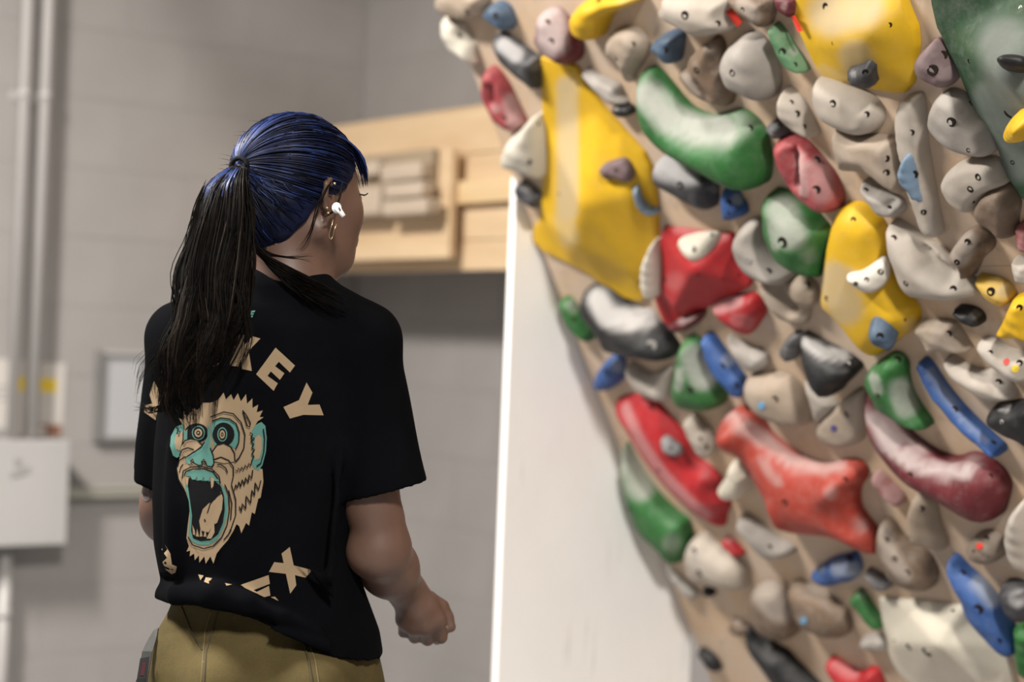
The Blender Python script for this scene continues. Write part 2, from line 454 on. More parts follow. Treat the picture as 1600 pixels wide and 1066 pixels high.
# --- unseen lamps out of frame above; the rear one is added fill
M_LAMP, nt_, b_ = mat_base('lamp_diffuser')
b_.inputs['Emission Color'].default_value = (1, 0.95, 0.88, 1); b_.inputs['Emission Strength'].default_value = 4.0
for k, (lx, ly, lz_, lw) in enumerate(LAMPS):
    lamp = empty('unseen_lamp', Matrix.Translation((lx, ly, lz_)))
    if lz_ < CEIL - 0.01:
        for hy in (-0.4, 0.4):
            V, Fc = tube([(0, hy, -0.001), (0, hy, CEIL - lz_ - 0.0005)], 0.006, 8); mesh_obj('hanger_rod', V, Fc, M_METAL, lamp)
    box_obj('housing', (-0.17, -0.47, -0.05), (0.17, 0.47, -0.001), M_METAL, lamp, 0.004)
    box_obj('diffuser', (-0.15, -0.45, -0.058), (0.15, 0.45, -0.0505), M_LAMP, lamp, 0.002)
    tag(lamp, ['suspended panel lamp near the block wall beside the climber', 'added ceiling panel lamp behind the camera brightening the white side panel'][k], 'lamp', 'panel lamps')

# --- the overhanging board and the white wing wall
OV = rad(29)
N_H = N_R.copy()
BE = Z * math.cos(OV) + N_H * math.sin(OV)           # up the board
BS = A_R.copy()                                      # along the board, towards the viewer
BN = N_H * math.cos(OV) - Z * math.sin(OV)           # out of the board
B0 = at(1080, 985, 4.0)                              # a point on the far edge
BM = frame(B0, BS, BE, BN)
t_bot = -(B0.z - 0.40) / math.cos(OV)
board = empty('climbing_board', BM)
t = t_bot; widths = 1.22
while t < 2.45:
    t1 = min(t + 1.22, 2.45)
    for s0 in (0.0, 1.22):
        box_obj('plywood_sheet', (s0 + (0.0003 if s0 else 0), t + 0.0003, -0.018), (s0 + 1.2197, t1 - 0.0003, 0.0), M_PLY, board, 0)
    t = t1
for s0 in (0.02, 0.62, 1.22, 1.82, 2.38):
    box_obj('joist', (s0, t_bot, -0.078), (s0 + 0.04, 2.45, -0.0185), M_PINE, board, 0.002)
M_EDGE = wood('ply_edge', (0.45, 0.31, 0.19), (0.56, 0.41, 0.27), (1.5, 20, 40))
# kicker below
kb = B0 + BE * t_bot
kick = box_obj('kicker', (0, -0.02, 0), (2.44, 0.0, 0.395), M_PLY, board, 0.001)
kick.matrix_world = frame(Vector((kb.x, kb.y, 0.0)), BS, -N_H, Z)
tag(board, 'overhanging chalky plywood climbing board crowded with coloured holds', 'climbing wall')
def bpx(x, y, h=0.0):              # pixel -> board coordinates (s, t) on the plane h above the board
    p = on_plane(x, y, B0 + BN * h, BN) - B0
    return p.dot(BS), p.dot(BE)
# wing wall: vertical sheet through the far edge, out under the overhang
WIN = empty('wing_wall', None)
def wing_q(x, y):
    p = on_plane(x, y, B0 - BS * 0.012, BS) - B0
    return p.dot(N_H), p.z
WIN.matrix_world = frame(B0 - BS * 0.032, N_H, Z, BS)
ql = wing_q(791, 700)[0]; qr = wing_q(1079, 1020)[0]
tan_o = math.tan(OV)
zl = ql / tan_o; zr = max(qr, 0.0) / tan_o
pts = [(qr, -B0.z + 0.0), (ql, -B0.z + 0.0), (ql, zl + 0.03), (qr, zr + 0.03)]
bm = bmesh.new(); vs = [bm.verts.new((a, b, 0.0)) for a, b in pts]
fc = bm.faces.new(vs); r = bmesh.ops.extrude_face_region(bm, geom=[fc])
bmesh.ops.translate(bm, verts=[g for g in r['geom'] if isinstance(g, bmesh.types.BMVert)], vec=(0, 0, 0.02))
M_WING, nt_, b_ = mat_base('white_wing_paint')
n1 = noise(nt_, 3.0, 6, 0.7); r1 = ramp(nt_, n1.outputs[0], 0.35, (0.86, 0.845, 0.83), 0.65, (0.90, 0.89, 0.875))
tc = nt_.nodes.new('ShaderNodeTexCoord'); mp = nt_.nodes.new('ShaderNodeMapping'); mp.inputs['Rotation'].default_value = (0, 0, -0.9); mp.inputs['Scale'].default_value = (60, 4, 4)
nt_.links.new(tc.outputs['Object'], mp.inputs['Vector'])
n2 = noise(nt_, 1.0, 4, 0.6, vec=mp.outputs[0]); r2 = ramp(nt_, n2.outputs[0], 0.60, (0, 0, 0), 0.72, (0.4, 0.4, 0.4))
n3 = noise(nt_, 5.0, 2, 0.5); r3 = ramp(nt_, n3.outputs[0], 0.45, (0, 0, 0), 0.58, (1, 1, 1))
f_ = math_n(nt_, 'MULTIPLY', r2.outputs[0], r3.outputs[0])
nt_.links.new(mix(nt_, f_, r1.outputs[0], (0.42, 0.38, 0.37)), b_.inputs['Base Color']); b_.inputs['Roughness'].default_value = 0.5
bm_obj('painted_sheet', bm, M_WING, WIN)
tag(WIN, 'white painted vertical side panel under the overhanging board with scuff marks', 'side panel')
# ------------------------------------------------------------------ climbing holds
def poly_dist(P, Q):
    """distance of each point P (n,2) to the closed polyline Q (m,2)"""
    A = Q; B = np.roll(Q, -1, 0); d = B - A
    L = (d * d).sum(1) + 1e-18
    w_ = P[:, None, :] - A[None]
    u = np.clip((w_ * d[None]).sum(2) / L[None], 0, 1)
    r = w_ - u[..., None] * d[None]
    return np.sqrt((r * r).sum(2)).min(1)
def line_dist(P, Q):
    if len(Q) == 1: return np.sqrt(((P - Q[0]) ** 2).sum(1))
    A = Q[:-1]; d = Q[1:] - A; L = (d * d).sum(1) + 1e-18
    w_ = P[:, None, :] - A[None]
    u = np.clip((w_ * d[None]).sum(2) / L[None], 0, 1)
    r = w_ - u[..., None] * d[None]
    return np.sqrt((r * r).sum(2)).min(1)
def inside(P, Q):
    x, y = P[:, 0][:, None], P[:, 1][:, None]
    x1, y1 = Q[:, 0][None], Q[:, 1][None]
    x2, y2 = np.roll(Q[:, 0], -1)[None], np.roll(Q[:, 1], -1)[None]
    c = ((y1 > y) != (y2 > y)) & (x < (x2 - x1) * (y - y1) / (y2 - y1 + 1e-18) + x1)
    return c.sum(1) % 2 == 1
def smooth_closed(Q, step):
    """Catmull-Rom through the points, resampled"""
    n = len(Q); out = []
    for i in range(n):
        p0, p1, p2, p3 = Q[i - 1], Q[i], Q[(i + 1) % n], Q[(i + 2) % n]
        for u in np.linspace(0, 1, 8, endpoint=False):
            out.append(0.5 * (2 * p1 + (p2 - p0) * u + (2 * p0 - 5 * p1 + 4 * p2 - p3) * u * u + (3 * p1 - p0 - 3 * p2 + p3) * u ** 3))
    return resample(np.array(out), step)
def resample(Q, step):
    d = np.sqrt(((np.roll(Q, -1, 0) - Q) ** 2).sum(1)); L = d.sum()
    n = max(10, int(round(L / step))); s = np.concatenate([[0], np.cumsum(d)])
    R_ = np.vstack([Q, Q[:1]]); t_ = np.linspace(0, L, n, endpoint=False)
    return np.stack([np.interp(t_, s, R_[:, 0]), np.interp(t_, s, R_[:, 1])], 1)
def area2(Q):
    x, y = Q[:, 0], Q[:, 1]
    return 0.5 * (x * np.roll(y, -1) - y * np.roll(x, -1)).sum()
def cdt(Q, pts):
    n = len(Q)
    vs = [Vector(q) for q in Q] + [Vector(p) for p in pts]
    v, e, f, *_ = delaunay_2d_cdt(vs, [], [list(range(n))], 1, 1e-7)
    return np.array([tuple(a) for a in v]), [tuple(a) for a in f]
VOLS = {}                         # key -> (BVH in world space)
FIRST = {}
def tree_of(o):
    vs = [o.matrix_world @ v.co for v in o.data.vertices]
    return BVHTree.FromPolygons(vs, [tuple(p.vertices) for p in o.data.polygons])
ME_BOLTS = {}
def bolt(parent_e, M, p, nrm, rpx, depth, kind):
    """a flat bolt disc, the dark kind coloured like its shaded hole; p, nrm in world space"""
    r = rpx * depth / FPX
    key = (kind,)
    if key not in ME_BOLTS:
        V, Fc = lathe([(1.0, -0.6), (1.0, 0.05), (0.90, 0.10), (0.66, 0.09), (0.52, 0.0), (0.0, -0.05)], 12)
        me = bpy.data.meshes.new('bolt'); me.from_pydata(V, [], Fc); me.shade_smooth()
        me.materials.append(M_BOLT_ZINC if kind == 'z' else M_BOLT); ME_BOLTS[key] = me
    b = bpy.data.objects.new('bolt', ME_BOLTS[key]); COL.objects.link(b)
    q = nrm.to_track_quat('Z', 'Y').to_matrix().to_4x4()
    W = Matrix.Translation(p) @ q @ Matrix.Diagonal((r, r, r * 0.6, 1))
    b.parent = parent_e
    b.matrix_parent_inverse = M.inverted()
    b.matrix_world = W
    return b
def local_frame(cx, cy, on):
    """frame of the surface the hold is screwed to: the board, or the volume under pixel cx, cy"""
    if on:
        hit = VOLS[on].ray_cast(CAM, ray(cx, cy).normalized())
        p, n = hit[0], hit[1]
        if n.dot(ray(cx, cy)) > 0: n = -n
        ex = (BS - n * BS.dot(n)).normalized(); ey = n.cross(ex)
        return p, ex, ey, n
    p = on_plane(cx, cy, B0, BN)
    return p, BS, BE, BN
def parse(s):
    v = [float(a) for a in s.replace(',', ' ').split()]
    return [(v[i], v[i + 1]) for i in range(0, len(v), 2)]
def to_px(W):
    d = W - np.array(CAM); z = d @ np.array(FC)
    return np.stack([800 + FPX * (d @ np.array(RC)) / z, 533 - FPX * (d @ np.array(UC)) / z], 1)
def world_px(v, h, M):
    A = np.array(M); L = np.concatenate([v, h[:, None], np.ones((len(v), 1))], 1)
    return to_px((L @ A.T)[:, :3])
def hold(color, H, outline, label, bolts='', dents=(), chalk=(), on=None, name='climbing_hold', cat='climbing hold', base_chalk=0.0,
         prof=2.2, rr=0.62, tilt=(0, 0), vol=None, sharp=False, group=None, tape=()):
    """a resin hold: outline in pixels, height H mm; dents/bumps (points, radius px, mm); chalk (points, radius px, amount)"""
    px = parse(outline); H = H / 1000
    cx = sum(p[0] for p in px) / len(px); cy = sum(p[1] for p in px) / len(px)
    o, ex, ey, n = local_frame(cx, cy, on)
    depth = (o - CAM).dot(FC)
    M = frame(o, ex, ey, n)
    def proj(x, y, h):
        p = on_plane(x, y, o + n * h, n) - o
        return np.array([p.dot(ex), p.dot(ey)])
    # the side of the outline towards which the hold bulges is its crest, the other side its foot
    c0 = proj(cx, cy, 0); sh = c0 - proj(cx, cy, H)          # shift on the picture of the crest, in plane units
    shn = sh / (np.linalg.norm(sh) + 1e-9)
    Q = []
    base = np.array([proj(x, y, 0) for x, y in px])
    ctr = base.mean(0); ext = np.abs((base - ctr) @ shn).max() + 1e-9
    lim = 0.55 * ext / (np.linalg.norm(sh) + 1e-9)
    for b in base:
        k = np.clip(((b - ctr) @ shn) / ext, -1, 1)
        Q.append(b - sh * min(0.45, lim) * max(0.0, 0.5 + 0.5 * k))
    Q = np.array(Q)
    if area2(Q) < 0: Q = Q[::-1]
    size = math.sqrt(abs(area2(Q))); step = min(max(size / 15, 0.0032), 0.011)
    Q = resample(Q, step) if sharp else smooth_closed(Q, step)
    lo, hi = Q.min(0), Q.max(0)
    gx, gy = np.meshgrid(np.arange(lo[0], hi[0], step), np.arange(lo[1], hi[1], step * 0.87))
    gx = gx + (np.arange(gx.shape[0]) % 2)[:, None] * step * 0.5
    G = np.stack([gx.ravel(), gy.ravel()], 1)
    G = G[inside(G, Q)]
    dG = poly_dist(G, Q); G = G[dG > step * 0.72]
    tg = np.roll(Q, -1, 0) - np.roll(Q, 1, 0); tg /= np.linalg.norm(tg, axis=1)[:, None] + 1e-12
    nin = np.stack([-tg[:, 1], tg[:, 0]], 1)
    I1 = Q + nin * step * 0.16; I2 = Q + nin * step * 0.42
    I = np.vstack([I1[inside(I1, Q)], I2[inside(I2, Q)]])
    v, f = cdt(Q, np.vstack([G, I]))
    d = poly_dist(v, Q); d[:len(Q)] = 0
    R_ = max(d.max() * rr, 1e-4)
    u = np.clip(d / R_, 0, 1)
    h = H * (1 - (1 - u) ** prof) ** (1 / prof)
    soft = d.max() * 0.9
    h = h * (0.86 + 0.14 * np.clip(d / soft, 0, 1))
    rel = (v - ctr) / (size + 1e-9)
    h = h * np.clip(1 + tilt[0] * rel[:, 0] + tilt[1] * rel[:, 1], 0.15, 2.2)
    edge = np.clip(d / (0.35 * R_), 0, 1)
    pxm = depth / FPX
    def feat(pts, hgt):
        return np.array([proj(x, y, hgt) for x, y in pts])
    for pts, rp, mm in dents:
        L = line_dist(v, feat(pts, H * 0.75)); h = h + edge * mm / 1000 * np.exp(-(L / (rp * pxm)) ** 2)
    cj = int(sum(map(ord, label))); lr = random.Random(cj)
    ph = [lr.uniform(0, 6.28) for _ in range(6)]; fr = 2.2 / (size + 1e-6)
    wob = np.sin(v[:, 0] * fr * 2.1 + ph[0]) * np.sin(v[:, 1] * fr * 1.7 + ph[1]) + 0.6 * np.sin(v[:, 0] * fr * 4 + ph[2] + v[:, 1] * fr * 2.3) * np.sin(v[:, 1] * fr * 4.4 + ph[3])
    if not vol: h = h * (1 + 0.05 * wob)
    h = np.maximum(h, 0.001); h[:len(Q)] = 0.001
    ck = np.full(len(v), float(base_chalk)); ck[:] *= 0.75 + 0.5 * (wob > 0)
    PX = world_px(v, h, M)
    for pts, rp, am in chalk:
        L = line_dist(PX, np.array(pts, float)); ck = np.maximum(ck, am * np.clip((1.22 - L / rp) * 1.8, 0, 1))
    return finish(color, label, v, h, f, len(Q), M, o, n, depth, ck, bolts, name, cat, group, tape, on, vol)
def finish(color, label, v, h, f, nq, M, o, n, depth, ck, bolts, name, cat, group, tape, vol_on, vol, smooth=True, proud=0.0):
    e = empty(name, M)
    V = [(a[0], a[1], z) for a, z in zip(v, h)]
    nb = len(V); V2 = V + [(v[i][0], v[i][1], 0.0006 if vol_on is None else -0.012) for i in range(nq)]
    F2 = list(f) + [(i, i + nb, (i + 1) % nq + nb, (i + 1) % nq) for i in range(nq)]
    ob = mesh_obj('grip_body' if not vol else 'volume_shell', V2, F2, HOLD_MATS[color], None, smooth)
    bmx = bmesh.new(); bmx.from_mesh(ob.data); bmesh.ops.recalc_face_normals(bmx, faces=bmx.faces[:]); bmx.to_mesh(ob.data); bmx.free()
    ob.data.update()
    if smooth: ob.data.shade_smooth()
    if cat == 'climbing volume': ob.data.set_sharp_from_angle(angle=rad(38))
    att = ob.data.attributes.new('chalk', 'FLOAT', 'POINT')
    att.data.foreach_set('value', np.concatenate([ck, ck[:nq]]).astype(np.float32))
    ob.parent = e
    ob.matrix_world = M
    tr = BVHTree.FromPolygons([M @ Vector(p) for p in V2], F2)
    if vol: VOLS[vol] = tr
    for b in [b for b in bolts.split(';') if b.strip()]:
        a = b.split(); x, y, r = float(a[0]), float(a[1]), float(a[2]); kd = a[3] if len(a) > 3 else 'b'
        hit = tr.ray_cast(CAM, ray(x, y).normalized())
        if hit[0] is None: continue
        nn = hit[1] if hit[1].dot(ray(x, y)) < 0 else -hit[1]
        nn = (nn + n * 0.6).normalized()
        bolt(e, M, hit[0], nn, r, depth, kd)
    for mat_t, pts in tape:            # bits of marking tape stuck to the hold
        vs = []
        for x, y in pts:
            hit = tr.ray_cast(CAM, ray(x, y).normalized())
            p = hit[0] if hit[0] is not None else on_plane(x, y, o + n * 0.02, n)
            vs.append(p + n * 0.0016)
        k = len(vs); bot = [p - n * 0.0022 for p in vs]
        t_ = mesh_obj('tape_marker', vs + bot, [tuple(range(k)), tuple(range(2 * k - 1, k - 1, -1))] + [(i, (i + 1) % k, (i + 1) % k + k, i + k) for i in range(k)], mat_t, None, False)
        t_.parent = e; t_.matrix_parent_inverse = M.inverted()
    tag(e, label, cat, group or ('volumes on the climbing board' if cat == 'climbing volume' else 'holds on the climbing board'))
    return e
def volume(color, verts, ridges, label, bolts='', chalk=(), key=None, round_=0.010, base_chalk=0.0, foot=None, name='climbing_volume', cat='climbing volume', tape=()):
    """a faceted volume: verts are pixel points of the foot; ridges are polylines of (x, y, h mm) on its crest"""
    px = parse(verts)
    cx = sum(p[0] for p in px) / len(px); cy = sum(p[1] for p in px) / len(px)
    o, ex, ey, n = local_frame(cx, cy, None)
    depth = (o - CAM).dot(FC); M = frame(o, ex, ey, n)
    def proj(x, y, h):
        p = on_plane(x, y, o + n * h, n) - o
        return np.array([p.dot(ex), p.dot(ey)])
    Q = np.array([proj(x, y, 0) for x, y in px])
    if area2(Q) < 0: Q = Q[::-1]
    R_ = []; hs = []; edges = []
    for rl in ridges:
        i0 = len(R_)
        for x, y, mm in rl: R_.append(proj(x, y, mm / 1000)); hs.append(mm / 1000)
        edges += [(i0 + i, i0 + i + 1) for i in range(len(rl) - 1)]
    R_ = np.array(R_)
    nq = len(Q)
    v0, e0, f0, *_ = delaunay_2d_cdt([Vector(q) for q in Q] + [Vector(p) for p in R_], [(a + nq, b + nq) for a, b in edges], [list(range(nq))], 1, 1e-7)
    v0 = np.array([tuple(a) for a in v0]); h0 = np.zeros(len(v0))
    for p, hh in zip(R_, hs):
        h0[np.argmin(((v0 - p) ** 2).sum(1))] = hh
    # dense resample of the facets, then a rounding of the creases
    Qs = resample(Q, 0.006)
    lo, hi = Qs.min(0), Qs.max(0); step = 0.009
    gx, gy = np.meshgrid(np.arange(lo[0], hi[0], step), np.arange(lo[1], hi[1], step * 0.87))
    gx = gx + (np.arange(gx.shape[0]) % 2)[:, None] * step * 0.5
    G = np.stack([gx.ravel(), gy.ravel()], 1); G = G[inside(G, Qs)]; G = G[poly_dist(G, Qs) > step * 0.6]
    tg = np.roll(Qs, -1, 0) - np.roll(Qs, 1, 0); tg /= np.linalg.norm(tg, axis=1)[:, None] + 1e-12
    nin = np.stack([-tg[:, 1], tg[:, 0]], 1); G = G[poly_dist(G, Qs) > step * 0.9]
    I1 = Qs + nin * 0.0009; I2 = Qs + nin * 0.0034; I = np.vstack([I1[inside(I1, Qs)], I2[inside(I2, Qs)]])
    v, f = cdt(Qs, np.vstack([G, I]))
    def lin(P):
        out = np.zeros(len(P)); done = np.zeros(len(P), bool)
        for a, b, c in [(t3[0], t3[i], t3[i + 1]) for t3 in f0 for i in range(1, len(t3) - 1)]:
            A, B, C_ = v0[a], v0[b], v0[c]
            den = (B[1] - C_[1]) * (A[0] - C_[0]) + (C_[0] - B[0]) * (A[1] - C_[1])
            if abs(den) < 1e-14: continue
            l1 = ((B[1] - C_[1]) * (P[:, 0] - C_[0]) + (C_[0] - B[0]) * (P[:, 1] - C_[1])) / den
            l2 = ((C_[1] - A[1]) * (P[:, 0] - C_[0]) + (A[0] - C_[0]) * (P[:, 1] - C_[1])) / den
            l3 = 1 - l1 - l2
            ok = (l1 > -1e-6) & (l2 > -1e-6) & (l3 > -1e-6) & ~done
            out[ok] = (l1 * h0[a] + l2 * h0[b] + l3 * h0[c])[ok]; done |= ok
        return out
    h = np.zeros(len(v))
    offs = [(0, 0)] + [(round_ * math.cos(k * math.pi / 4), round_ * math.sin(k * math.pi / 4)) for k in range(8)]
    for dx, dy in offs: h += lin(v + np.array([dx, dy]))
    h /= len(offs)
    d = poly_dist(v, Qs); lip = 0.010
    h = np.sqrt(h ** 2 + (lip * np.sqrt(1 - (1 - np.clip(d / 0.006, 0, 1)) ** 2)) ** 2); h[:len(Qs)] = 0.001
    ck = np.full(len(v), base_chalk); pxm = depth / FPX
    PX = world_px(v, h, M)
    for pts, rp, am in chalk:
        L = line_dist(PX, np.array(pts, float)); ck = np.maximum(ck, am * np.clip((1.22 - L / rp) * 1.8, 0, 1))
    return finish(color, label, v, h, f, len(Qs), M, o, n, depth, ck, bolts, name, cat, None, tape, None, key)
T_RED = simple('red_tape', (0.62, 0.03, 0.015), 0.6, 0.06); T_BLUE = simple('blue_tape', (0.12, 0.33, 0.55), 0.6, 0.06)
T_YEL = simple('yellow_tape', (0.75, 0.55, 0.04), 0.6, 0.06); T_PUR = simple('purple_tape', (0.06, 0.045, 0.16), 0.6, 0.06)
def dot(x, y, r, n=8): return [(x + r * math.cos(6.2832 * k / n), y + r * math.sin(6.2832 * k / n)) for k in range(n)]
# ---- big volumes first
volume('yellow', '848,86 870,92 903,100 918,126 947,166 982,206 1010,236 1021,258 1027,292 1031,332 1031,372 1028,402 1017,440 1010,466 1002,470 982,465 950,446 915,421 888,408 852,391 837,374 836,354 846,340 851,300 852,200',
       [[(899, 112, 40), (905, 180, 66), (907, 320, 80), (894, 380, 62)], [(985, 300, 34), (990, 430, 24)]],
       'big yellow volume with a smooth upright ridge at the far edge of the board', '874 304 3.5; 903 132 3 ; 997 441 3',
       chalk=[([(886, 135), (887, 250), (886, 330)], 18, 0.95), ([(880, 340), (890, 372)], 16, 0.7)], key='yel1', round_=0.012)
volume('yellow', '1246,-22 1240,12 1256,56 1281,108 1290,119 1310,126 1348,133 1371,138 1402,143 1418,143 1431,128 1436,101 1440,68 1438,40 1427,13 1414,-22',
       [[(1285, -10, 45), (1310, 60, 70), (1345, 105, 45)], [(1388, -12, 60), (1364, 40, 72), (1368, 105, 50)]],
       'broad yellow volume at the top of the board carrying a dark triangular hold', '1290 11 7; 1390 39 4; 1301 68 3',
       chalk=[([(1300, 20), (1345, 10)], 40, 1.0), ([(1335, 85), (1345, 110)], 26, 0.8), ([(1285, 110), (1350, 132)], 10, 0.5)], key='yel2', round_=0.02)
volume('darkgreen', '1456,-25 1458,2 1467,40 1477,59 1497,98 1511,132 1520,156 1535,181 1549,197 1558,219 1565,241 1578,275 1601,309 1650,340 1720,300 1740,120 1720,-25',
       [[(1530, -10, 120), (1560, 110, 150), (1640, 200, 120)], [(1640, -15, 130)]],
       'large dark green chalky volume at the upper near corner of the board', '1514 96 4; 1575 178 8; 1582 254 4; 1517 162 3 z; 1594 12 4 z',
       chalk=[([(1570, 70), (1590, 140)], 45, 0.85), ([(1545, 150), (1575, 210), (1590, 260)], 28, 0.7)], key='grn1', round_=0.02)
volume('red', '1040,352 1068,355 1126,362 1147,362 1152,374 1159,405 1174,428 1179,437 1173,447 1141,465 1096,485 1067,497 1051,510 1040,501 1031,480 1025,460 1027,440 1031,400 1036,366',
       [[(1140, 367, 36), (1080, 424, 66), (1052, 482, 40)]],
       'angular red volume with a white oval hold bolted to its top', '1040 438 5; 1091 430 3; 1154 430 3',
       chalk=[([(1060, 360), (1130, 368)], 9, 0.4), ([(1055, 440)], 16, 0.25)], key='red1', round_=0.008)
volume('white', '1376,931 1402,933 1460,938 1514,945 1522,966 1541,986 1563,1005 1578,1021 1588,1060 1590,1125 1450,1125 1428,1068 1406,1047 1393,1024 1386,995 1379,955',
       [[(1504, 953, 12), (1464, 1007, 58), (1396, 1006, 22)]],
       'cream faceted volume at the bottom of the board, brightest face upward', '1448 1019 9; 1420 1011 6; 1489 956 4; 1521 980 4; 1398 1002 3',
       chalk=[([(1420, 1040), (1470, 1060), (1520, 1050)], 30, 0.25)], key='wht1', round_=0.006)
hold('yellow', 52, '1336,315 1352,317 1370,331 1384,346 1388,370 1393,403 1398,427 1411,449 1425,467 1435,481 1436,499 1424,517 1406,528 1387,544 1371,557 1357,555 1336,537 1321,517 1303,497 1286,481 1281,465 1284,436 1288,414 1298,369 1307,340 1318,322',
     'long yellow diamond hold carrying a white and a blue hold', '1333 343 4; 1292 467 5; 1413 500 3', vol='yel3', rr=0.5,
     chalk=[([(1305, 440), (1320, 480)], 30, 0.9), ([(1300, 420), (1345, 440)], 14, 0.8), ([(1425, 510)], 14, 0.5)], name='climbing_hold')
hold('red', 48, '957,634 965,624 985,619 1003,615 1019,620 1037,638 1060,663 1080,688 1093,715 1111,728 1129,746 1127,760 1142,785 1134,803 1127,825 1111,821 1087,807 1055,782 1021,746 994,708 974,674 960,650',
     'long red bar hold with a chalky side and a small grey hold on it', '1029 735 4; 1016 637 4', vol='red2', rr=0.75, prof=1.7,
     chalk=[([(978, 640), (1000, 690), (1035, 740), (1075, 783), (1105, 805)], 9, 0.75), ([(1102, 742)], 8, 0.4)])

# ---- the other holds, from the top of the board downwards
H = hold
H('tan', 45, '684,2 694,20 714,28 736,31 757,27 763,13 766,0 760,-15 720,-25 690,-15', 'tan dome at the topmost far corner of the board', '729 19 4.5', base_chalk=.3)
H('greyblue', 40, '758,22 763,11 775,3 788,2 799,9 805,22 806,36 799,46 788,42 777,36 763,31', 'small slate blue dome beside the topmost tan dome', '773 24 5')
H('white', 40, '697,25 707,24 725,31 734,47 745,68 750,97 738,92 716,83 705,68 697,58 695,40', 'cream shell-shaped hold hanging over the far edge under the tan dome', '716 55 4', base_chalk=.3, dents=[([(722, 62)], 12, -8)])
H('charcoal', 45, '776,53 788,56 815,70 838,83 849,90 849,135 835,128 813,115 790,92 779,74', 'grey teardrop hold above the yellow ridge volume', '', chalk=[([(788, 70), (805, 85)], 14, .9), ([(835, 100)], 12, .4)])
H('maroon', 55, '848,20 860,13 876,13 889,25 903,43 912,65 910,86 898,98 883,97 867,90 853,83 840,61 839,50 846,40', 'maroon and pink chalky dome on top of the yellow ridge volume', '855 35 4.5; 861 65 5.5', chalk=[([(860, 30), (862, 65)], 26, .95), ([(880, 40)], 10, .4)])
H('yellow', 55, '898,27 903,13 914,2 935,-8 975,-16 1012,-12 1000,3 973,13 957,22 948,38 939,56 928,62 914,57 903,45', 'yellow bulbous hold at the top edge next to the maroon dome', '935 3 5', chalk=[([(985, 0)], 20, .35)])
H('pink', 42, '757,126 762,110 770,103 781,108 795,126 806,146 815,167 823,187 817,198 806,205 788,198 775,189 769,176 759,158 755,140', 'red pocketed hold at the far edge near the pine mount', '787 185 5', dents=[([(766, 138), (769, 158)], 7, -24)], chalk=[([(800, 160), (805, 190)], 16, .75), ([(775, 170)], 8, .6)], vol=None)
H('white', 55, '853,176 838,181 822,198 803,213 792,230 787,247 790,258 802,266 815,269 835,274 853,276 858,230', 'cream jug tucked against the side of the yellow ridge volume', '826 253 5; 840 194 3', base_chalk=.3, tilt=(0, .3))
H('charcoal', 35, '812,285 825,283 839,294 849,306 848,321 834,317 818,306 812,297', 'small dark grey hold under the cream jug', '', chalk=[([(826, 293)], 9, .6)])
H('purple', 20, '935,267 944,256 960,249 978,246 989,256 993,270 987,281 976,285 960,280 944,280 939,274', 'purple grey small hold on the face of the yellow ridge volume', '963 266 3.5', on='yel1', base_chalk=.35)
H('paleblue', 20, '989,297 994,290 1000,292 1005,308 1014,321 1030,328 1028,333 1014,336 1001,330 993,317', 'pale blue crescent hold on the edge of the yellow ridge volume', '', on='yel1', base_chalk=.3)
H('tan', 38, '980,41 998,43 1009,52 1016,65 1014,83 1003,101 991,115 986,129 980,126 976,110 968,96 955,88 949,75 952,58 963,46', 'round tan hold with a curled tail above the green banana jug', '989 69 4; 963 92 4', base_chalk=.4, dents=[([(1005, 90), (988, 118)], 9, -10)])
H('stone', 28, '911,113 919,108 939,119 968,128 977,144 982,160 955,158 939,144 921,128', 'thin pale grey wedge beside the sloping top of the yellow ridge volume', '', base_chalk=.5)
H('black', 25, '958,168 975,161 991,164 994,174 979,182 966,178', 'tiny black hold under the pale grey wedge', '', chalk=[([(962, 168)], 5, .6)])
H('cream', 52, '1032,13 1041,2 1048,-12 1142,-12 1151,13 1160,34 1147,45 1133,48 1115,54 1097,55 1077,45 1054,36 1038,25', 'broad cream dome at the top edge marked with red tape', '1070 24 7; 1121 37 5', base_chalk=.35, tape=[(T_RED, [(1134, 18), (1144, 12), (1160, 35), (1153, 42)])])
H('greyblue', 42, '1022,70 1027,61 1043,50 1059,45 1072,51 1070,68 1066,83 1059,97 1048,95 1036,86 1026,79', 'slate blue cone hold under the broad cream dome', '1038 78 6')
H('brown', 40, '1075,99 1081,86 1102,68 1124,54 1135,68 1135,95 1147,144 1142,162 1129,166 1106,158 1086,146 1068,128 1061,113', 'rough brown rock-textured hold above the green banana jug', '1088 110 5.5', chalk=[([(1070, 118), (1090, 148)], 7, .7), ([(1110, 80)], 9, .5)], dents=[([(1105, 75), (1112, 110)], 6, -10), ([(1092, 128), (1105, 150)], 6, -9), ([(1125, 100), (1130, 140)], 6, 7)])
H('stone', 62, '1130,101 1135,79 1151,63 1171,50 1187,50 1205,68 1216,90 1220,117 1216,140 1205,154 1189,155 1171,146 1153,142 1138,128', 'large smooth grey dome beside the brown rock-textured hold', '1144 114 6', base_chalk=.25, chalk=[([(1145, 90)], 20, .6)])
H('brown', 42, '1145,-12 1216,-12 1213,15 1202,40 1186,34 1172,26 1155,15', 'brown grey hold at the top edge between the cream dome and the broad yellow volume', '1160 15 4', chalk=[([(1160, 5), (1180, 25)], 12, .8)])
H('maroon', 24, '1214,-8 1247,-8 1249,14 1239,26 1225,20 1216,9', 'small dark red hold with hanging red tape at the top edge', '', chalk=[([(1225, 10)], 6, .4)], tape=[(T_RED, [(1237, 25), (1242, 25), (1254, 48), (1248, 50)])])
H('palegreen', 32, '1209,40 1216,35 1228,47 1243,70 1259,92 1266,108 1255,111 1237,104 1223,90 1214,70 1210,54', 'pale green sliver hold along the side of the broad yellow volume', '1222 81 6; 1242 101 4', chalk=[([(1240, 80)], 9, .6)])
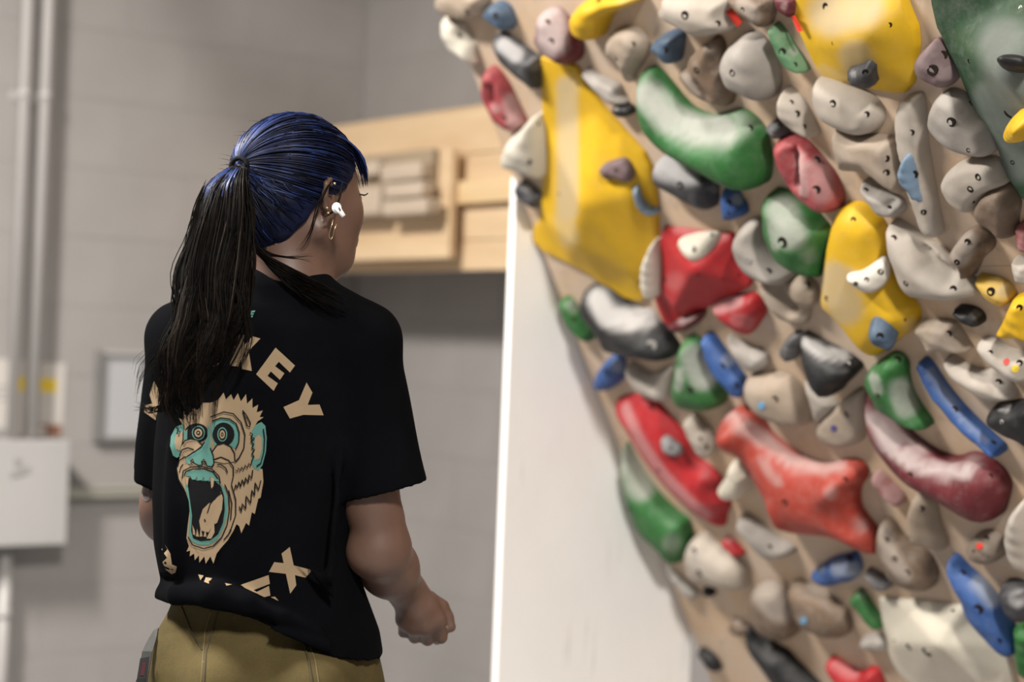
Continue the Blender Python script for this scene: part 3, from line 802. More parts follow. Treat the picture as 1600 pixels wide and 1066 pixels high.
H('charcoal', 26, '1323,113 1341,104 1358,97 1367,106 1370,130 1352,126 1334,122', 'dark grey triangular hold on the broad yellow volume', '1352 113 5', on='yel2', sharp=True, chalk=[([(1333, 115)], 6, .5)])
H('purple', 42, '1430,99 1438,83 1453,70 1471,58 1490,88 1502,113 1494,126 1480,136 1460,131 1438,117', 'purple grey hold with two large bolt holes beside the dark green volume', '1474 86 7; 1457 110 9', base_chalk=.45)
H('black', 40, '1557,92 1570,85 1590,86 1606,92 1608,108 1592,113 1572,108 1562,102', 'black wedge hold screwed to the dark green volume', '', on='grn1')
H('yellow', 40, '1584,186 1592,174 1606,170 1622,178 1622,204 1604,208 1592,200', 'yellow hold cut off by the picture edge on the dark green volume', '', on='grn1')
H('cream', 45, '1275,128 1283,121 1310,125 1345,138 1365,148 1378,160 1383,178 1378,195 1365,205 1348,210 1330,208 1310,200 1290,190 1280,175 1273,150', 'long cream oval dome just under the broad yellow volume', '1301 162 6; 1354 179 5', base_chalk=.35)
H('tan', 40, '1307,200 1340,212 1375,210 1403,215 1410,250 1415,298 1395,288 1370,272 1345,268 1320,265 1312,245', 'blocky tan grey hold under the long cream oval dome', '1385 248 5.5; 1385 270 5.5', base_chalk=.4, rr=.4, dents=[([(1322, 263), (1345, 268)], 7, -14)])
H('cream', 32, '1405,185 1408,165 1420,150 1437,143 1447,150 1449,200 1450,230 1465,330 1470,365 1455,370 1440,355 1432,330 1420,290 1412,250 1405,210', 'tall cream slab hold with a narrow blue hold over it', '1424 207 5; 1443 332 5', base_chalk=.4, rr=.5)
H('paleblue', 52, '1417,265 1421,247 1433,229 1442,227 1447,238 1449,268 1449,290 1452,312 1442,306 1429,290 1421,279', 'narrow pale blue hold over the tall cream slab', '1429 273 6.5', base_chalk=.15)
H('stone', 45, '1452,187 1458,164 1471,146 1487,139 1507,144 1519,158 1534,180 1548,196 1556,216 1558,230 1550,240 1528,242 1505,238 1483,227 1467,213 1456,200', 'large grey oval plate hold beside the lower flank of the dark green volume', '1486 191 8; 1516 162 4; 1513 235 4', base_chalk=.4, rr=.45)
H('cream', 42, '1474,288 1480,270 1496,256 1519,247 1546,243 1564,247 1575,268 1580,283 1552,297 1532,315 1527,328 1514,331 1496,322 1483,310', 'round cream plate hold with two black bolt holes in a row', '1528 277 6; 1516 296 6; 1520 316 3.5', base_chalk=.4, rr=.45)
H('brown', 45, '1527,326 1534,308 1552,292 1579,283 1593,297 1596,317 1589,344 1587,367 1570,369 1555,358 1534,344', 'dark grey brown disc overlapping the round cream plate hold', '', base_chalk=.1, rr=.5)
H('pink', 52, '1214,225 1222,214 1240,211 1262,220 1283,240 1302,262 1315,285 1320,305 1317,320 1308,328 1290,330 1275,322 1262,315 1250,305 1238,290 1226,268 1217,245', 'pink red hold with a deep finger pocket right of the green banana jug', '1276 250 6; 1275 297 7', dents=[([(1235, 246), (1246, 282)], 10, -42), ([(1257, 250), (1258, 300)], 8, 6)], chalk=[([(1252, 245), (1256, 300)], 9, .85), ([(1282, 260), (1285, 300)], 20, .55)])
H('charcoal', 32, '1200,200 1207,189 1223,186 1234,191 1234,207 1223,215 1210,209', 'small dark grey knob over the pink red pocket hold', '1218 198 4.5', base_chalk=.2)
H('cream', 42, '1224,155 1229,140 1234,135 1246,144 1262,162 1273,187 1280,209 1266,213 1250,203 1234,187 1225,171', 'cream leaf-shaped hold with three bolt holes in a line', '1236 160 4; 1245 178 5.5; 1256 198 4', base_chalk=.35, tilt=(-.5, 0))
H('green', 78, '992,126 1000,115 1014,111 1032,126 1057,155 1077,173 1104,182 1124,180 1142,173 1160,170 1178,178 1192,191 1201,209 1206,240 1205,265 1198,285 1185,288 1158,281 1126,267 1090,254 1052,240 1028,222 1009,203 998,180 993,158', 'big green banana jug with a chalk-white scooped top', '1172 200 5', rr=.8, tilt=(0, -.55),
  dents=[([(1020, 150), (1050, 185), (1090, 205), (1125, 205)], 24, -34), ([(1170, 215)], 22, 14)], chalk=[([(1015, 150), (1045, 185), (1090, 205), (1130, 205)], 26, 1.0), ([(1155, 195)], 24, .5), ([(1190, 190)], 10, .3)])
H('charcoal', 48, '1023,265 1029,249 1045,243 1068,249 1097,261 1117,270 1124,281 1123,303 1119,321 1108,326 1090,319 1068,308 1045,297 1027,285', 'dark grey hold under the green banana jug with one chalked end', '1063 290 6.5', chalk=[([(1040, 262), (1070, 268)], 24, 1.0), ([(1118, 295)], 9, .4)])
H('blue', 36, '1131,315 1135,294 1142,287 1151,294 1160,308 1168,321 1167,333 1158,339 1142,344 1132,339', 'small blue teardrop hold above the red volume', '1138 318 5; 1138 333 3', chalk=[([(1152, 312)], 10, .9)])
H('white', 22, '1059,382 1065,371 1083,364 1108,361 1128,364 1126,373 1113,389 1097,402 1081,408 1068,400 1060,389', 'white oval hold on the top of the red volume', '1084 389 4.5; 1111 366 3', on='red1')
H('maroon', 30, '1046,506 1060,498 1085,488 1105,482 1098,498 1084,510 1068,516 1055,513', 'dark red hold peeping out below the red volume', '', chalk=[([(1065, 502), (1080, 494)], 7, .5)])
H('red', 34, '1115,475 1135,462 1163,460 1181,457 1192,467 1199,485 1188,503 1177,517 1168,523 1154,517 1134,505 1120,492', 'short red hold with a chalky scoop just below the red volume', '', chalk=[([(1122, 480), (1150, 470)], 13, .9), ([(1150, 500), (1170, 505)], 12, .35)], dents=[([(1140, 472)], 12, -8)])
H('white', 42, '1034,368 1022,387 1013,405 1009,427 1011,445 1016,460 1028,464 1034,440 1038,400', 'cream sliver hold squeezed behind the red volume', '', base_chalk=.3)
H('stone', 58, '1150,382 1155,364 1167,348 1180,341 1194,344 1204,373 1222,400 1245,423 1240,434 1221,441 1198,438 1178,429 1160,411', 'grey cream dome between the red volume and the green dome', '1169 408 6 z; 1200 424 5', base_chalk=.3)
H('green', 68, '1200,310 1205,299 1216,297 1232,301 1252,312 1275,326 1290,342 1299,355 1295,382 1286,411 1281,433 1270,429 1252,423 1225,411 1212,396 1200,373 1198,346', 'rounded green hold with a big bolt hole left of the long yellow diamond', '1222 379 9', chalk=[([(1222, 330), (1235, 365)], 27, .85), ([(1205, 350), (1212, 385)], 8, .7), ([(1265, 400)], 14, .35)])
H('white', 24, '1323,435 1348,423 1370,407 1381,400 1390,409 1391,425 1390,434 1381,447 1363,458 1345,456 1332,447', 'off-white hold with three bolt holes on the long yellow diamond', '1376 425 5; 1354 437 4; 1337 444 4', on='yel3', base_chalk=.6)
H('greyblue', 34, '1358,515 1366,503 1381,503 1395,512 1402,526 1397,537 1384,536 1370,530', 'slate blue button hold on the tip of the long yellow diamond', '1375 526 6', on='yel3')
H('cream', 50, '1389,355 1396,345 1412,352 1428,362 1445,375 1470,385 1490,398 1505,415 1522,432 1535,440 1540,455 1510,465 1470,468 1430,467 1418,460 1405,440 1397,415 1390,385', 'large cream jug with a dark hollow right of the long yellow diamond', '1396 372 5; 1415 443 5; 1489 452 6', base_chalk=.4, dents=[([(1420, 375), (1445, 415), (1475, 435)], 15, -34)])
H('brown', 42, '1489,391 1501,373 1516,358 1534,351 1550,362 1557,378 1550,391 1534,405 1525,421 1516,434 1505,432 1505,416 1494,409', 'brown tan hook-shaped hold right of the large cream jug', '1511 378 5; 1495 410 5', chalk=[([(1508, 375), (1500, 400)], 18, .8)], dents=[([(1548, 380), (1515, 425)], 7, -14)])
H('stone', 34, '1348,286 1354,281 1370,292 1393,301 1413,310 1417,322 1411,333 1395,337 1379,335 1368,322 1352,301', 'grey cream hold with a finger dish just above the large cream jug', '1389 326 5; 1352 297 4', base_chalk=.5, dents=[([(1390, 320), (1402, 318)], 9, -16)])
H('yellow', 34, '1527,433 1539,431 1561,433 1579,440 1588,456 1584,469 1570,476 1552,469 1534,454', 'dusty yellow hold near the picture edge', '1548 456 7', base_chalk=.35, chalk=[([(1568, 455)], 14, .9)])
H('yellow', 45, '1559,517 1575,490 1591,460 1605,455 1622,460 1622,530 1600,525 1580,527 1565,522', 'olive yellow block hold cut off by the picture edge', '1593 481 5', sharp=True)
H('black', 34, '1493,481 1516,478 1534,483 1541,494 1537,505 1523,504 1505,494', 'small black wedge hold under the large cream jug', '', chalk=[([(1525, 490)], 8, .35)])
H('tan', 38, '1434,512 1442,503 1467,499 1494,499 1503,510 1516,533 1519,544 1494,546 1471,546 1456,553 1453,542 1444,528', 'blocky tan hold right of the slate blue button hold', '1482 522 5.5', base_chalk=.45, rr=.4)
H('cream', 36, '1476,564 1483,557 1496,564 1516,575 1539,578 1557,575 1575,587 1586,600 1591,616 1573,623 1550,625 1528,614 1505,600 1487,587', 'long cream saddle hold beside the long blue stick hold', '1560 597 5', base_chalk=.5, dents=[([(1515, 585), (1535, 590)], 12, -14)])
H('cream', 36, '1529,537 1539,530 1552,530 1573,542 1600,548 1615,555 1612,590 1590,592 1565,580 1545,562', 'cream hold with a red and a yellow tape dot', '1547 551 4; 1593 567 5', base_chalk=.5, tape=[(T_RED, dot(1573, 565, 5)), (T_YEL, dot(1587, 576, 6))])
H('blue', 38, '1443,562 1448,558 1458,566 1478,600 1501,629 1528,656 1555,679 1571,692 1573,701 1568,708 1557,704 1534,688 1507,665 1483,640 1467,618 1452,590', 'long thin blue stick hold slanting down the board', '1491 640 5.5; 1551 692 4', chalk=[([(1452, 580), (1500, 650), (1540, 690)], 6, .45)])
H('black', 48, '1547,643 1555,634 1570,631 1600,624 1632,620 1632,690 1600,683 1584,679 1564,670 1550,656', 'glossy black hold cut off by the picture edge', '1565 660 4 z', chalk=[([(1568, 638), (1575, 636)], 6, .7)])
H('green', 52, '1357,585 1363,572 1380,560 1398,549 1413,552 1422,565 1421,585 1425,610 1437,635 1453,658 1452,668 1440,667 1420,660 1400,652 1380,640 1370,625 1362,605', 'green curved hold hanging below the long yellow diamond', '1402 562 6; 1371 618 4', chalk=[([(1365, 590), (1372, 610)], 9, .7), ([(1408, 610), (1415, 635)], 20, .75)])
H('charcoal', 34, '1222,545 1230,530 1242,518 1254,517 1257,530 1250,548 1244,560 1236,563 1226,556', 'small charcoal hook hold touching the black jug', '', base_chalk=.25)
H('black', 60, '1251,528 1256,523 1271,530 1294,539 1316,546 1334,555 1350,569 1339,584 1319,602 1303,617 1287,604 1269,584 1256,562', 'black triangular jug with a chalky grey scooped top', '1325 568 4 z', rr=.7, tilt=(0, -.5), dents=[([(1270, 543), (1295, 555), (1318, 556)], 11, -16)], chalk=[([(1262, 535), (1285, 552), (1318, 555)], 11, 1.0)])
H('tan', 52, '1164,602 1170,589 1193,584 1215,582 1238,586 1258,607 1269,631 1271,656 1251,665 1220,661 1193,649 1172,627', 'tan dome marked with a blue tape dot under the black triangular jug', '1211 624 5.5', base_chalk=.3, tape=[(T_BLUE, dot(1190, 634, 5.5))], chalk=[([(1175, 605)], 12, .5)])
H('cream', 24, '1258,592 1280,605 1303,620 1314,630 1295,648 1275,664 1270,640', 'pale cream fin hold between the tan dome and the black triangular jug', '', base_chalk=.5, sharp=True)
H('tan', 24, '1276,668 1312,630 1345,605 1358,616 1356,660 1345,690 1310,700 1285,690', 'flat tan plate hold with a purple dot above the orange dog-bone jug', '1323 648 5', base_chalk=.4, rr=.4, tape=[(T_PUR, dot(1303, 669, 5))])
H('tan', 40, '1188,440 1196,436 1225,432 1260,430 1279,445 1280,470 1268,480 1262,500 1255,508 1240,505 1218,494 1203,475 1192,455', 'tan cupped jug below the rounded green hold', '1261 445 5', base_chalk=.4, dents=[([(1215, 455), (1235, 480)], 13, -26)])
H('stone', 30, '1137,525 1150,532 1170,540 1190,545 1203,555 1200,572 1180,580 1162,572 1150,555', 'grey cream edge hold between the blue leaf hold and the charcoal hook hold', '1190 546 5', base_chalk=.5)
H('cream', 32, '980,572 990,567 1003,578 1020,583 1040,575 1055,570 1052,600 1045,625 1020,622 1000,612 985,595', 'cream saddle hold under the black and white jug', '', base_chalk=.55, dents=[([(1020, 592)], 14, -10)])
H('black', 72, '906,465 912,454 925,450 946,449 966,462 982,476 1000,483 1018,483 1031,501 1047,512 1058,528 1065,541 1060,553 1036,554 1004,553 973,550 957,548 946,530 932,514 916,501 907,483', 'black jug with a bright chalk-white scooped top', '1018 540 8 z', rr=.7, tilt=(0, -.5), dents=[([(930, 470), (955, 497), (990, 500)], 18, -22)], chalk=[([(935, 468), (950, 495), (985, 500), (1012, 493)], 19, 1.1)])
H('green', 32, '878,472 885,463 898,469 907,485 919,501 928,519 925,532 912,528 896,514 887,499', 'small green hold at the far edge beside the black and white jug', '894 500 5', chalk=[([(895, 478)], 12, .5)])
H('blue', 36, '930,595 939,575 955,557 966,550 977,550 978,566 975,589 961,604 946,611 932,604', 'small blue hold at the far edge below the black and white jug', '947 582 6', chalk=[([(965, 572)], 11, .6)])
H('green', 62, '1074,530 1082,523 1094,530 1101,548 1114,575 1128,602 1133,620 1126,634 1105,642 1085,640 1065,631 1054,613 1054,589 1063,562', 'green pear-shaped hold with a chalky middle', '1077 609 6', chalk=[([(1085, 560), (1098, 590)], 22, .95), ([(1062, 580), (1060, 605)], 7, .8)])
H('blue', 40, '1104,523 1112,519 1121,526 1137,548 1155,573 1166,591 1162,618 1148,609 1130,591 1114,568 1107,546', 'blue leaf-shaped hold beside the green pear-shaped hold', '1128 573 5; 1150 603 5', chalk=[([(1138, 562)], 11, .6)])
H('charcoal', 18, '1033,686 1042,680 1055,688 1066,697 1066,708 1055,713 1039,710 1033,699', 'small grey hold on the long red bar', '1049 700 3', on='red2', base_chalk=.55)
H('green', 62, '980,690 984,698 993,718 1010,748 1033,777 1060,800 1078,812 1080,840 1075,860 1062,880 1050,875 1034,857 1012,838 999,817 990,790 985,760 980,720', 'large green dome hanging over the far edge under the long red bar', '984 797 6', chalk=[([(985, 720), (1000, 760)], 24, .85), ([(1050, 850)], 16, .45)])
H('cream', 38, '1075,652 1087,646 1100,654 1114,672 1118,690 1116,708 1105,717 1096,708 1082,686 1075,665', 'cream hold between the long red bar and the orange dog-bone jug', '1102 699 5; 1093 686 3.5', base_chalk=.3)
H('white', 44, '1150,717 1163,719 1174,731 1180,742 1172,764 1159,776 1145,780 1132,773 1124,760 1132,749 1143,735', 'cream tooth-shaped hold under the neck of the orange dog-bone jug', '1169 740 4.5')
H('orange', 70, '1121,672 1129,654 1145,643 1163,639 1179,645 1190,663 1201,681 1226,701 1253,717 1280,724 1303,722 1325,717 1343,717 1357,728 1357,744 1345,762 1343,789 1354,809 1368,827 1374,850 1373,864 1350,853 1320,840 1298,837 1257,835 1240,833 1222,827 1208,803 1197,771 1181,744 1165,719 1147,710 1129,697 1122,686', 'large orange red dog-bone jug with a knob at its upper end', '1226 786 6; 1320 750 4.5', rr=.75,
  dents=[([(1143, 676)], 20, 30), ([(1176, 674), (1192, 692)], 13, -30), ([(1250, 725), (1320, 728)], 12, -12), ([(1352, 775), (1352, 800)], 13, -30), ([(1215, 790), (1225, 815)], 12, 10), ([(1300, 770)], 26, 12)],
  chalk=[([(1145, 655), (1185, 680), (1240, 722), (1310, 728)], 14, .85), ([(1190, 720), (1215, 755)], 8, .6), ([(1298, 770)], 13, .6), ([(1345, 822)], 13, .6)])
H('maroon', 66, '1352,620 1358,617 1366,625 1379,643 1402,665 1424,686 1451,704 1474,713 1496,715 1514,708 1530,707 1550,715 1568,728 1580,746 1581,762 1573,787 1564,805 1548,809 1528,803 1494,787 1460,771 1433,758 1406,740 1381,717 1363,690 1353,659', 'long dark red banana jug with a chalky rim', '1422 743 5; 1547 744 4', rr=.8, tilt=(0, -.3),
  dents=[([(1385, 660), (1420, 700), (1470, 722)], 13, -22), ([(1545, 750)], 22, 12)], chalk=[([(1362, 650), (1385, 695), (1425, 725), (1480, 738), (1510, 735)], 13, 1.0), ([(1375, 650), (1440, 705)], 10, .6), ([(1520, 725)], 14, .4)])
H('pink', 28, '1368,740 1377,735 1395,751 1411,767 1417,780 1408,789 1397,782 1379,767 1370,753', 'small pink pocket hold between the orange dog-bone and the dark red banana', '', base_chalk=.65, dents=[([(1392, 762), (1404, 776)], 7, -16)])
H('tan', 40, '1423,810 1425,790 1433,772 1445,765 1460,775 1466,790 1470,820 1478,850 1472,862 1460,858 1445,850 1430,840', 'narrow tan hold just under the dark red banana jug', '1440 795 5', base_chalk=.25, tilt=(-.8, 0))
H('brown', 48, '1385,808 1397,815 1410,835 1430,850 1450,860 1462,880 1465,900 1455,920 1435,922 1410,915 1390,900 1378,875 1372,850 1375,825', 'brown curled hold with a pale face right of the orange dog-bone jug', '1384 844 4.5; 1398 874 5; 1418 895 5', chalk=[([(1384, 830), (1390, 870), (1412, 900)], 14, .75)], dents=[([(1412, 848), (1448, 880)], 9, -20)])
H('brown', 34, '1510,855 1519,842 1534,830 1555,828 1570,840 1573,860 1564,873 1546,881 1525,876 1514,867', 'grey brown button hold marked with a red dot', '1541 842 5; 1521 862 3', base_chalk=.4, tape=[(T_RED, dot(1531, 853, 5))])
H('cream', 50, '1577,830 1582,805 1595,785 1615,780 1622,880 1598,886 1585,865', 'cream hold at the picture edge below the dark red banana jug', '', base_chalk=.5)
H('blue', 52, '1489,871 1493,865 1501,869 1516,885 1539,905 1559,930 1575,959 1584,988 1584,1022 1575,1024 1555,1006 1532,981 1514,957 1503,925 1494,896', 'long deep blue leaf hold beside the cream faceted volume', '1503 896 5; 1528 953 8; 1560 1002 5', chalk=[([(1532, 912), (1550, 935)], 16, .8)])
H('charcoal', 44, '1566,918 1575,907 1595,906 1615,915 1618,960 1598,970 1580,955 1570,938', 'grey dish hold at the picture edge beside the deep blue leaf', '', chalk=[([(1590, 935)], 15, .7)], dents=[([(1592, 938)], 13, -14)])
H('green', 34, '1590,975 1605,972 1622,985 1622,1062 1605,1058 1592,1046', 'green block hold at the lower picture edge', '', sharp=True)
H('green', 30, '1329,934 1345,917 1354,923 1365,945 1379,966 1383,979 1374,983 1363,975 1347,954', 'small dark green brick hold above the cream faceted volume', '', sharp=True, chalk=[([(1348, 928)], 8, .3)])
H('blue', 36, '1268,896 1280,885 1302,871 1325,864 1338,860 1345,869 1348,887 1338,903 1320,909 1307,914 1295,916 1280,909', 'blue block hold with chalky patches below the orange dog-bone jug', '1327 873 6; 1293 886 5', chalk=[([(1310, 890), (1335, 890)], 13, .75), ([(1283, 890)], 6, .6)])
H('charcoal', 28, '1356,889 1374,894 1392,903 1396,914 1385,921 1372,916 1361,903', 'small dark grey scoop hold right of the blue block hold', '', base_chalk=.35, dents=[([(1378, 908)], 8, -8)])
H('brown', 48, '1172,940 1178,920 1195,907 1215,905 1230,912 1238,930 1245,955 1250,975 1240,995 1220,1002 1198,995 1182,980 1174,960', 'brown dome with a grey chalked cap near the lower far edge', '', chalk=[([(1200, 928), (1215, 950)], 26, .9)])
H('brown', 46, '1235,915 1250,909 1275,920 1305,934 1325,952 1332,975 1322,993 1298,995 1270,988 1252,978 1240,950', 'brown jug marked with a pale blue dot near the lower far edge', '', tape=[(T_BLUE, dot(1256, 970, 5))], chalk=[([(1265, 915), (1310, 935)], 6, .7), ([(1252, 965)], 10, .4)], dents=[([(1255, 925), (1290, 938)], 9, -16)])
H('black', 58, '1174,977 1179,975 1190,990 1214,1008 1232,1015 1248,1033 1268,1051 1285,1070 1280,1092 1250,1092 1223,1066 1210,1051 1192,1026 1177,995', 'long black horn hold running off the bottom of the picture', '', chalk=[([(1200, 1010)], 8, .15)])
H('brown', 24, '1140,977 1147,966 1163,972 1174,979 1174,986 1160,994 1147,990', 'small brown crescent hold at the tip of the black horn hold', '', chalk=[([(1155, 970)], 6, .7)])
H('black', 28, '1095,1013 1106,1015 1120,1024 1128,1038 1127,1046 1115,1042 1104,1031', 'small black hold lowest along the far edge', '')
H('red', 42, '1293,1033 1302,1030 1318,1040 1336,1049 1352,1047 1365,1040 1376,1047 1382,1070 1375,1092 1320,1088 1303,1055', 'red saddle hold at the bottom of the picture', '', chalk=[([(1305, 1040), (1335, 1055)], 8, .5)])
H('cream', 52, '1070,869 1075,851 1088,837 1104,835 1118,848 1136,860 1156,869 1169,889 1172,909 1163,918 1136,919 1118,916 1100,914 1086,905 1075,889', 'big cream dome at the lower far edge next to the large green dome', '1084 861 5; 1093 896 6', base_chalk=.25, chalk=[([(1082, 860), (1090, 890)], 12, .6)])
H('black', 20, '1100,918 1110,916 1119,922 1117,930 1106,930', 'tiny black hold under the big cream dome', '')
H('red', 24, '1132,843 1138,838 1151,847 1165,860 1163,866 1149,863 1136,853', 'tiny crimson hold beside the big cream dome', '', chalk=[([(1140, 843)], 6, .6)])
H('stone', 38, '1158,805 1172,808 1195,825 1218,840 1240,850 1245,860 1230,868 1205,872 1190,862 1170,840 1155,820', 'grey wedge hold directly below the orange dog-bone jug', '1202 856 5', base_chalk=.35, dents=[([(1180, 828), (1210, 845)], 8, -12)])
H('stone', 22, '1040,882 1050,890 1068,905 1086,916 1095,927 1082,936 1068,925 1052,905', 'thin pale wedge hold at the far edge under the big cream dome', '', base_chalk=.6)
H('stone', 26, '1347,997 1365,990 1383,996 1388,1006 1385,1015 1349,1013', 'grey ledge hold touching the cream faceted volume', '', base_chalk=.4)
H('cream', 30, '1585,405 1600,402 1618,410 1618,440 1592,438', 'cream hold at the picture edge above the dusty yellow hold', '', base_chalk=.4)
H('pink', 30, '1592,352 1605,345 1620,360 1620,392 1596,386', 'pink hold at the picture edge under the dark grey brown disc', '', base_chalk=.4)
# ------------------------------------------------------------------ the climber
class Field:
    """a signed distance grid that grows by smooth unions of simple solids"""
    def __init__(s, lo, hi, h):
        s.lo = np.array(lo, float); s.h = h
        s.n = np.ceil((np.array(hi) - s.lo) / h).astype(int) + 1
        s.D = np.full(s.n, 0.06, np.float32)
    def sub(s, lo, hi, pad):
        a = np.clip(np.floor((np.minimum(lo, hi) - pad - s.lo) / s.h).astype(int), 0, s.n - 1)
        b = np.clip(np.ceil((np.maximum(lo, hi) + pad - s.lo) / s.h).astype(int) + 1, 1, s.n)
        ax = [s.lo[i] + np.arange(a[i], b[i]) * s.h for i in range(3)]
        X, Y, Zc = np.meshgrid(*ax, indexing='ij')
        return tuple(slice(a[i], b[i]) for i in range(3)), np.stack([X, Y, Zc], -1)
    def put(s, sl, d, k, op='add'):
        A = s.D[sl]; d = d.astype(np.float32)
        if op == 'sub':
            s.D[sl] = np.maximum(A, -d); return
        if k <= 0: s.D[sl] = np.minimum(A, d); return
        hh = np.clip(0.5 + 0.5 * (A - d) / k, 0, 1)
        s.D[sl] = A * (1 - hh) + d * hh - k * hh * (1 - hh)
    def cone(s, a, b, r1, r2, k=0.012, op='add'):
        a = np.array(a, float); b = np.array(b, float); R_ = max(r1, r2)
        sl, P = s.sub(np.minimum(a, b), np.maximum(a, b), R_ + 0.05)
        ab = b - a; L = ab @ ab + 1e-12
        t_ = np.clip(((P - a) @ ab) / L, 0, 1)
        d = np.sqrt(((P - a - t_[..., None] * ab) ** 2).sum(-1)) - (r1 + (r2 - r1) * t_)
        s.put(sl, d, k, op)
    def ell(s, c, rd, axes, k=0.012, op='add', cut=None):
        c = np.array(c, float); rd = np.array(rd, float); A = np.array(axes, float)
        sl, P = s.sub(c - rd.max(), c + rd.max(), 0.05)
        Q = (P - c) @ A.T
        k0 = np.sqrt(((Q / rd) ** 2).sum(-1)) + 1e-9; k1 = np.sqrt(((Q / rd ** 2) ** 2).sum(-1)) + 1e-9
        d = k0 * (k0 - 1) / k1
        if cut is not None: d = np.maximum(d, cut(Q))
        s.put(sl, d, k, op)
    def mesh(s):
        D = s.D; sg = D < 0; nx, ny, nz = D.shape
        act = None; tot = np.zeros((nx - 1, ny - 1, nz - 1), np.int8)
        cs = [(i, j, k) for i in (0, 1) for j in (0, 1) for k in (0, 1)]
        v = lambda A, c: A[c[0]:nx - 1 + c[0], c[1]:ny - 1 + c[1], c[2]:nz - 1 + c[2]]
        for c in cs: tot += v(sg, c)
        I, J, K = np.nonzero((tot > 0) & (tot < 8))
        idx = np.full(tot.shape, -1, np.int64); idx[I, J, K] = np.arange(len(I))
        S = np.zeros((len(I), 3)); N = np.zeros(len(I))
        for c in cs:
            for ax in range(3):
                if c[ax]: continue
                e = list(c); e[ax] = 1
                da = D[I + c[0], J + c[1], K + c[2]]; db = D[I + e[0], J + e[1], K + e[2]]
                x = (da < 0) != (db < 0); t_ = np.where(x, da / np.where(x, da - db, 1), 0)
                p = np.tile(np.array(c, float), (len(I), 1)); p[:, ax] += t_
                S += p * x[:, None]; N += x
        V = (np.stack([I, J, K], 1) + S / N[:, None]) * s.h + s.lo
        Fs = []
        for ax in range(3):
            o1, o2 = (ax + 1) % 3, (ax + 2) % 3
            a = [slice(1, -1)] * 3; a[ax] = slice(0, -1); b = list(a); b[ax] = slice(1, None)
            A = sg[tuple(a)]; B = sg[tuple(b)]
            G = np.argwhere(A != B); 
            if not len(G): continue
            off = np.array([1, 1, 1]); off[ax] = 0; G = G + off
            def cell(d1, d2):
                q = G.copy(); q[:, o1] -= d1; q[:, o2] -= d2
                return idx[q[:, 0], q[:, 1], q[:, 2]]
            q = np.stack([cell(1, 1), cell(0, 1), cell(0, 0), cell(1, 0)], 1)
            flip = ~sg[G[:, 0], G[:, 1], G[:, 2]]
            q[flip] = q[flip][:, ::-1]
            Fs.append(q[(q >= 0).all(1)])
        return V, np.vstack(Fs)
def field_obj(name, fld, mat, parent, relax=2):
    V, Fq = fld.mesh()
    for _ in range(relax):
        acc = np.zeros_like(V); cn = np.zeros(len(V))
        for a, b in ((0, 1), (1, 2), (2, 3), (3, 0)):
            np.add.at(acc, Fq[:, a], V[Fq[:, b]]); np.add.at(cn, Fq[:, a], 1)
            np.add.at(acc, Fq[:, b], V[Fq[:, a]]); np.add.at(cn, Fq[:, b], 1)
        V = V * 0.5 + 0.5 * acc / np.maximum(cn, 1)[:, None]
    me = bpy.data.meshes.new(name)
    me.vertices.add(len(V)); me.vertices.foreach_set('co', V.astype(np.float32).ravel())
    me.loops.add(Fq.size); me.loops.foreach_set('vertex_index', Fq.astype(np.int32).ravel())
    me.polygons.add(len(Fq)); me.polygons.foreach_set('loop_start', np.arange(0, Fq.size, 4, dtype=np.int32))
    me.update(calc_edges=True); me.validate(); me.shade_smooth(); me.materials.append(mat)
    o = bpy.data.objects.new(name, me); COL.objects.link(o)
    if parent is not None: o.parent = parent; o.matrix_parent_inverse = parent.matrix_world.inverted()
    return o
def P(x, y, dy=0.0): return np.array(at(x, y, PY + dy))
MPX = PY / FPX                                        # metres per pixel at the person

person = empty('person', Matrix.Translation((at(415, 1000, PY).x, PY, 0.0)))
tag(person, 'person with blue hair in a ponytail and black printed t-shirt, seen from behind', 'person')
def kid(o, par=person):
    o.parent = par; o.matrix_parent_inverse = par.matrix_world.inverted(); return o

M_SKIN, nt_, b_ = mat_base('skin')  # skin, cotton and canvas are darker than real, standing in for shade
n1 = noise(nt_, 18, 4); r1 = ramp(nt_, n1.outputs[0], 0.3, (0.092, 0.048, 0.033), 0.7, (0.116, 0.064, 0.045))
nt_.links.new(r1.outputs[0], b_.inputs['Base Color']); b_.inputs['Roughness'].default_value = 0.5
b_.inputs['Subsurface Weight'].default_value = 0.12; b_.inputs['Subsurface Radius'].default_value = (0.012, 0.005, 0.003)
bump(nt_, b_, noise(nt_, 420, 2).outputs[0], 0.15, 0.0006)
M_TEE, nt_, b_ = mat_base('black_cotton')
n1 = noise(nt_, 9, 4); r1 = ramp(nt_, n1.outputs[0], 0.3, (0.0016, 0.0018, 0.0025), 0.7, (0.0028, 0.0031, 0.0041))
nt_.links.new(r1.outputs[0], b_.inputs['Base Color']); b_.inputs['Roughness'].default_value = 0.92
b_.inputs['Specular IOR Level'].default_value = 0.03
bump(nt_, b_, noise(nt_, 900, 2).outputs[0], 0.3, 0.0005)
M_PANT, nt_, b_ = mat_base('olive_canvas')
n1 = noise(nt_, 14, 5, 0.65); r1 = ramp(nt_, n1.outputs[0], 0.3, (0.056, 0.042, 0.016), 0.7, (0.080, 0.061, 0.024))
n2 = noise(nt_, 500, 2); 
nt_.links.new(mix(nt_, 0.35, r1.outputs[0], n2.outputs[1], 'OVERLAY'), b_.inputs['Base Color']); b_.inputs['Roughness'].default_value = 0.9
b_.inputs['Specular IOR Level'].default_value = 0.15
bump(nt_, b_, n2.outputs[0], 0.3, 0.0006)
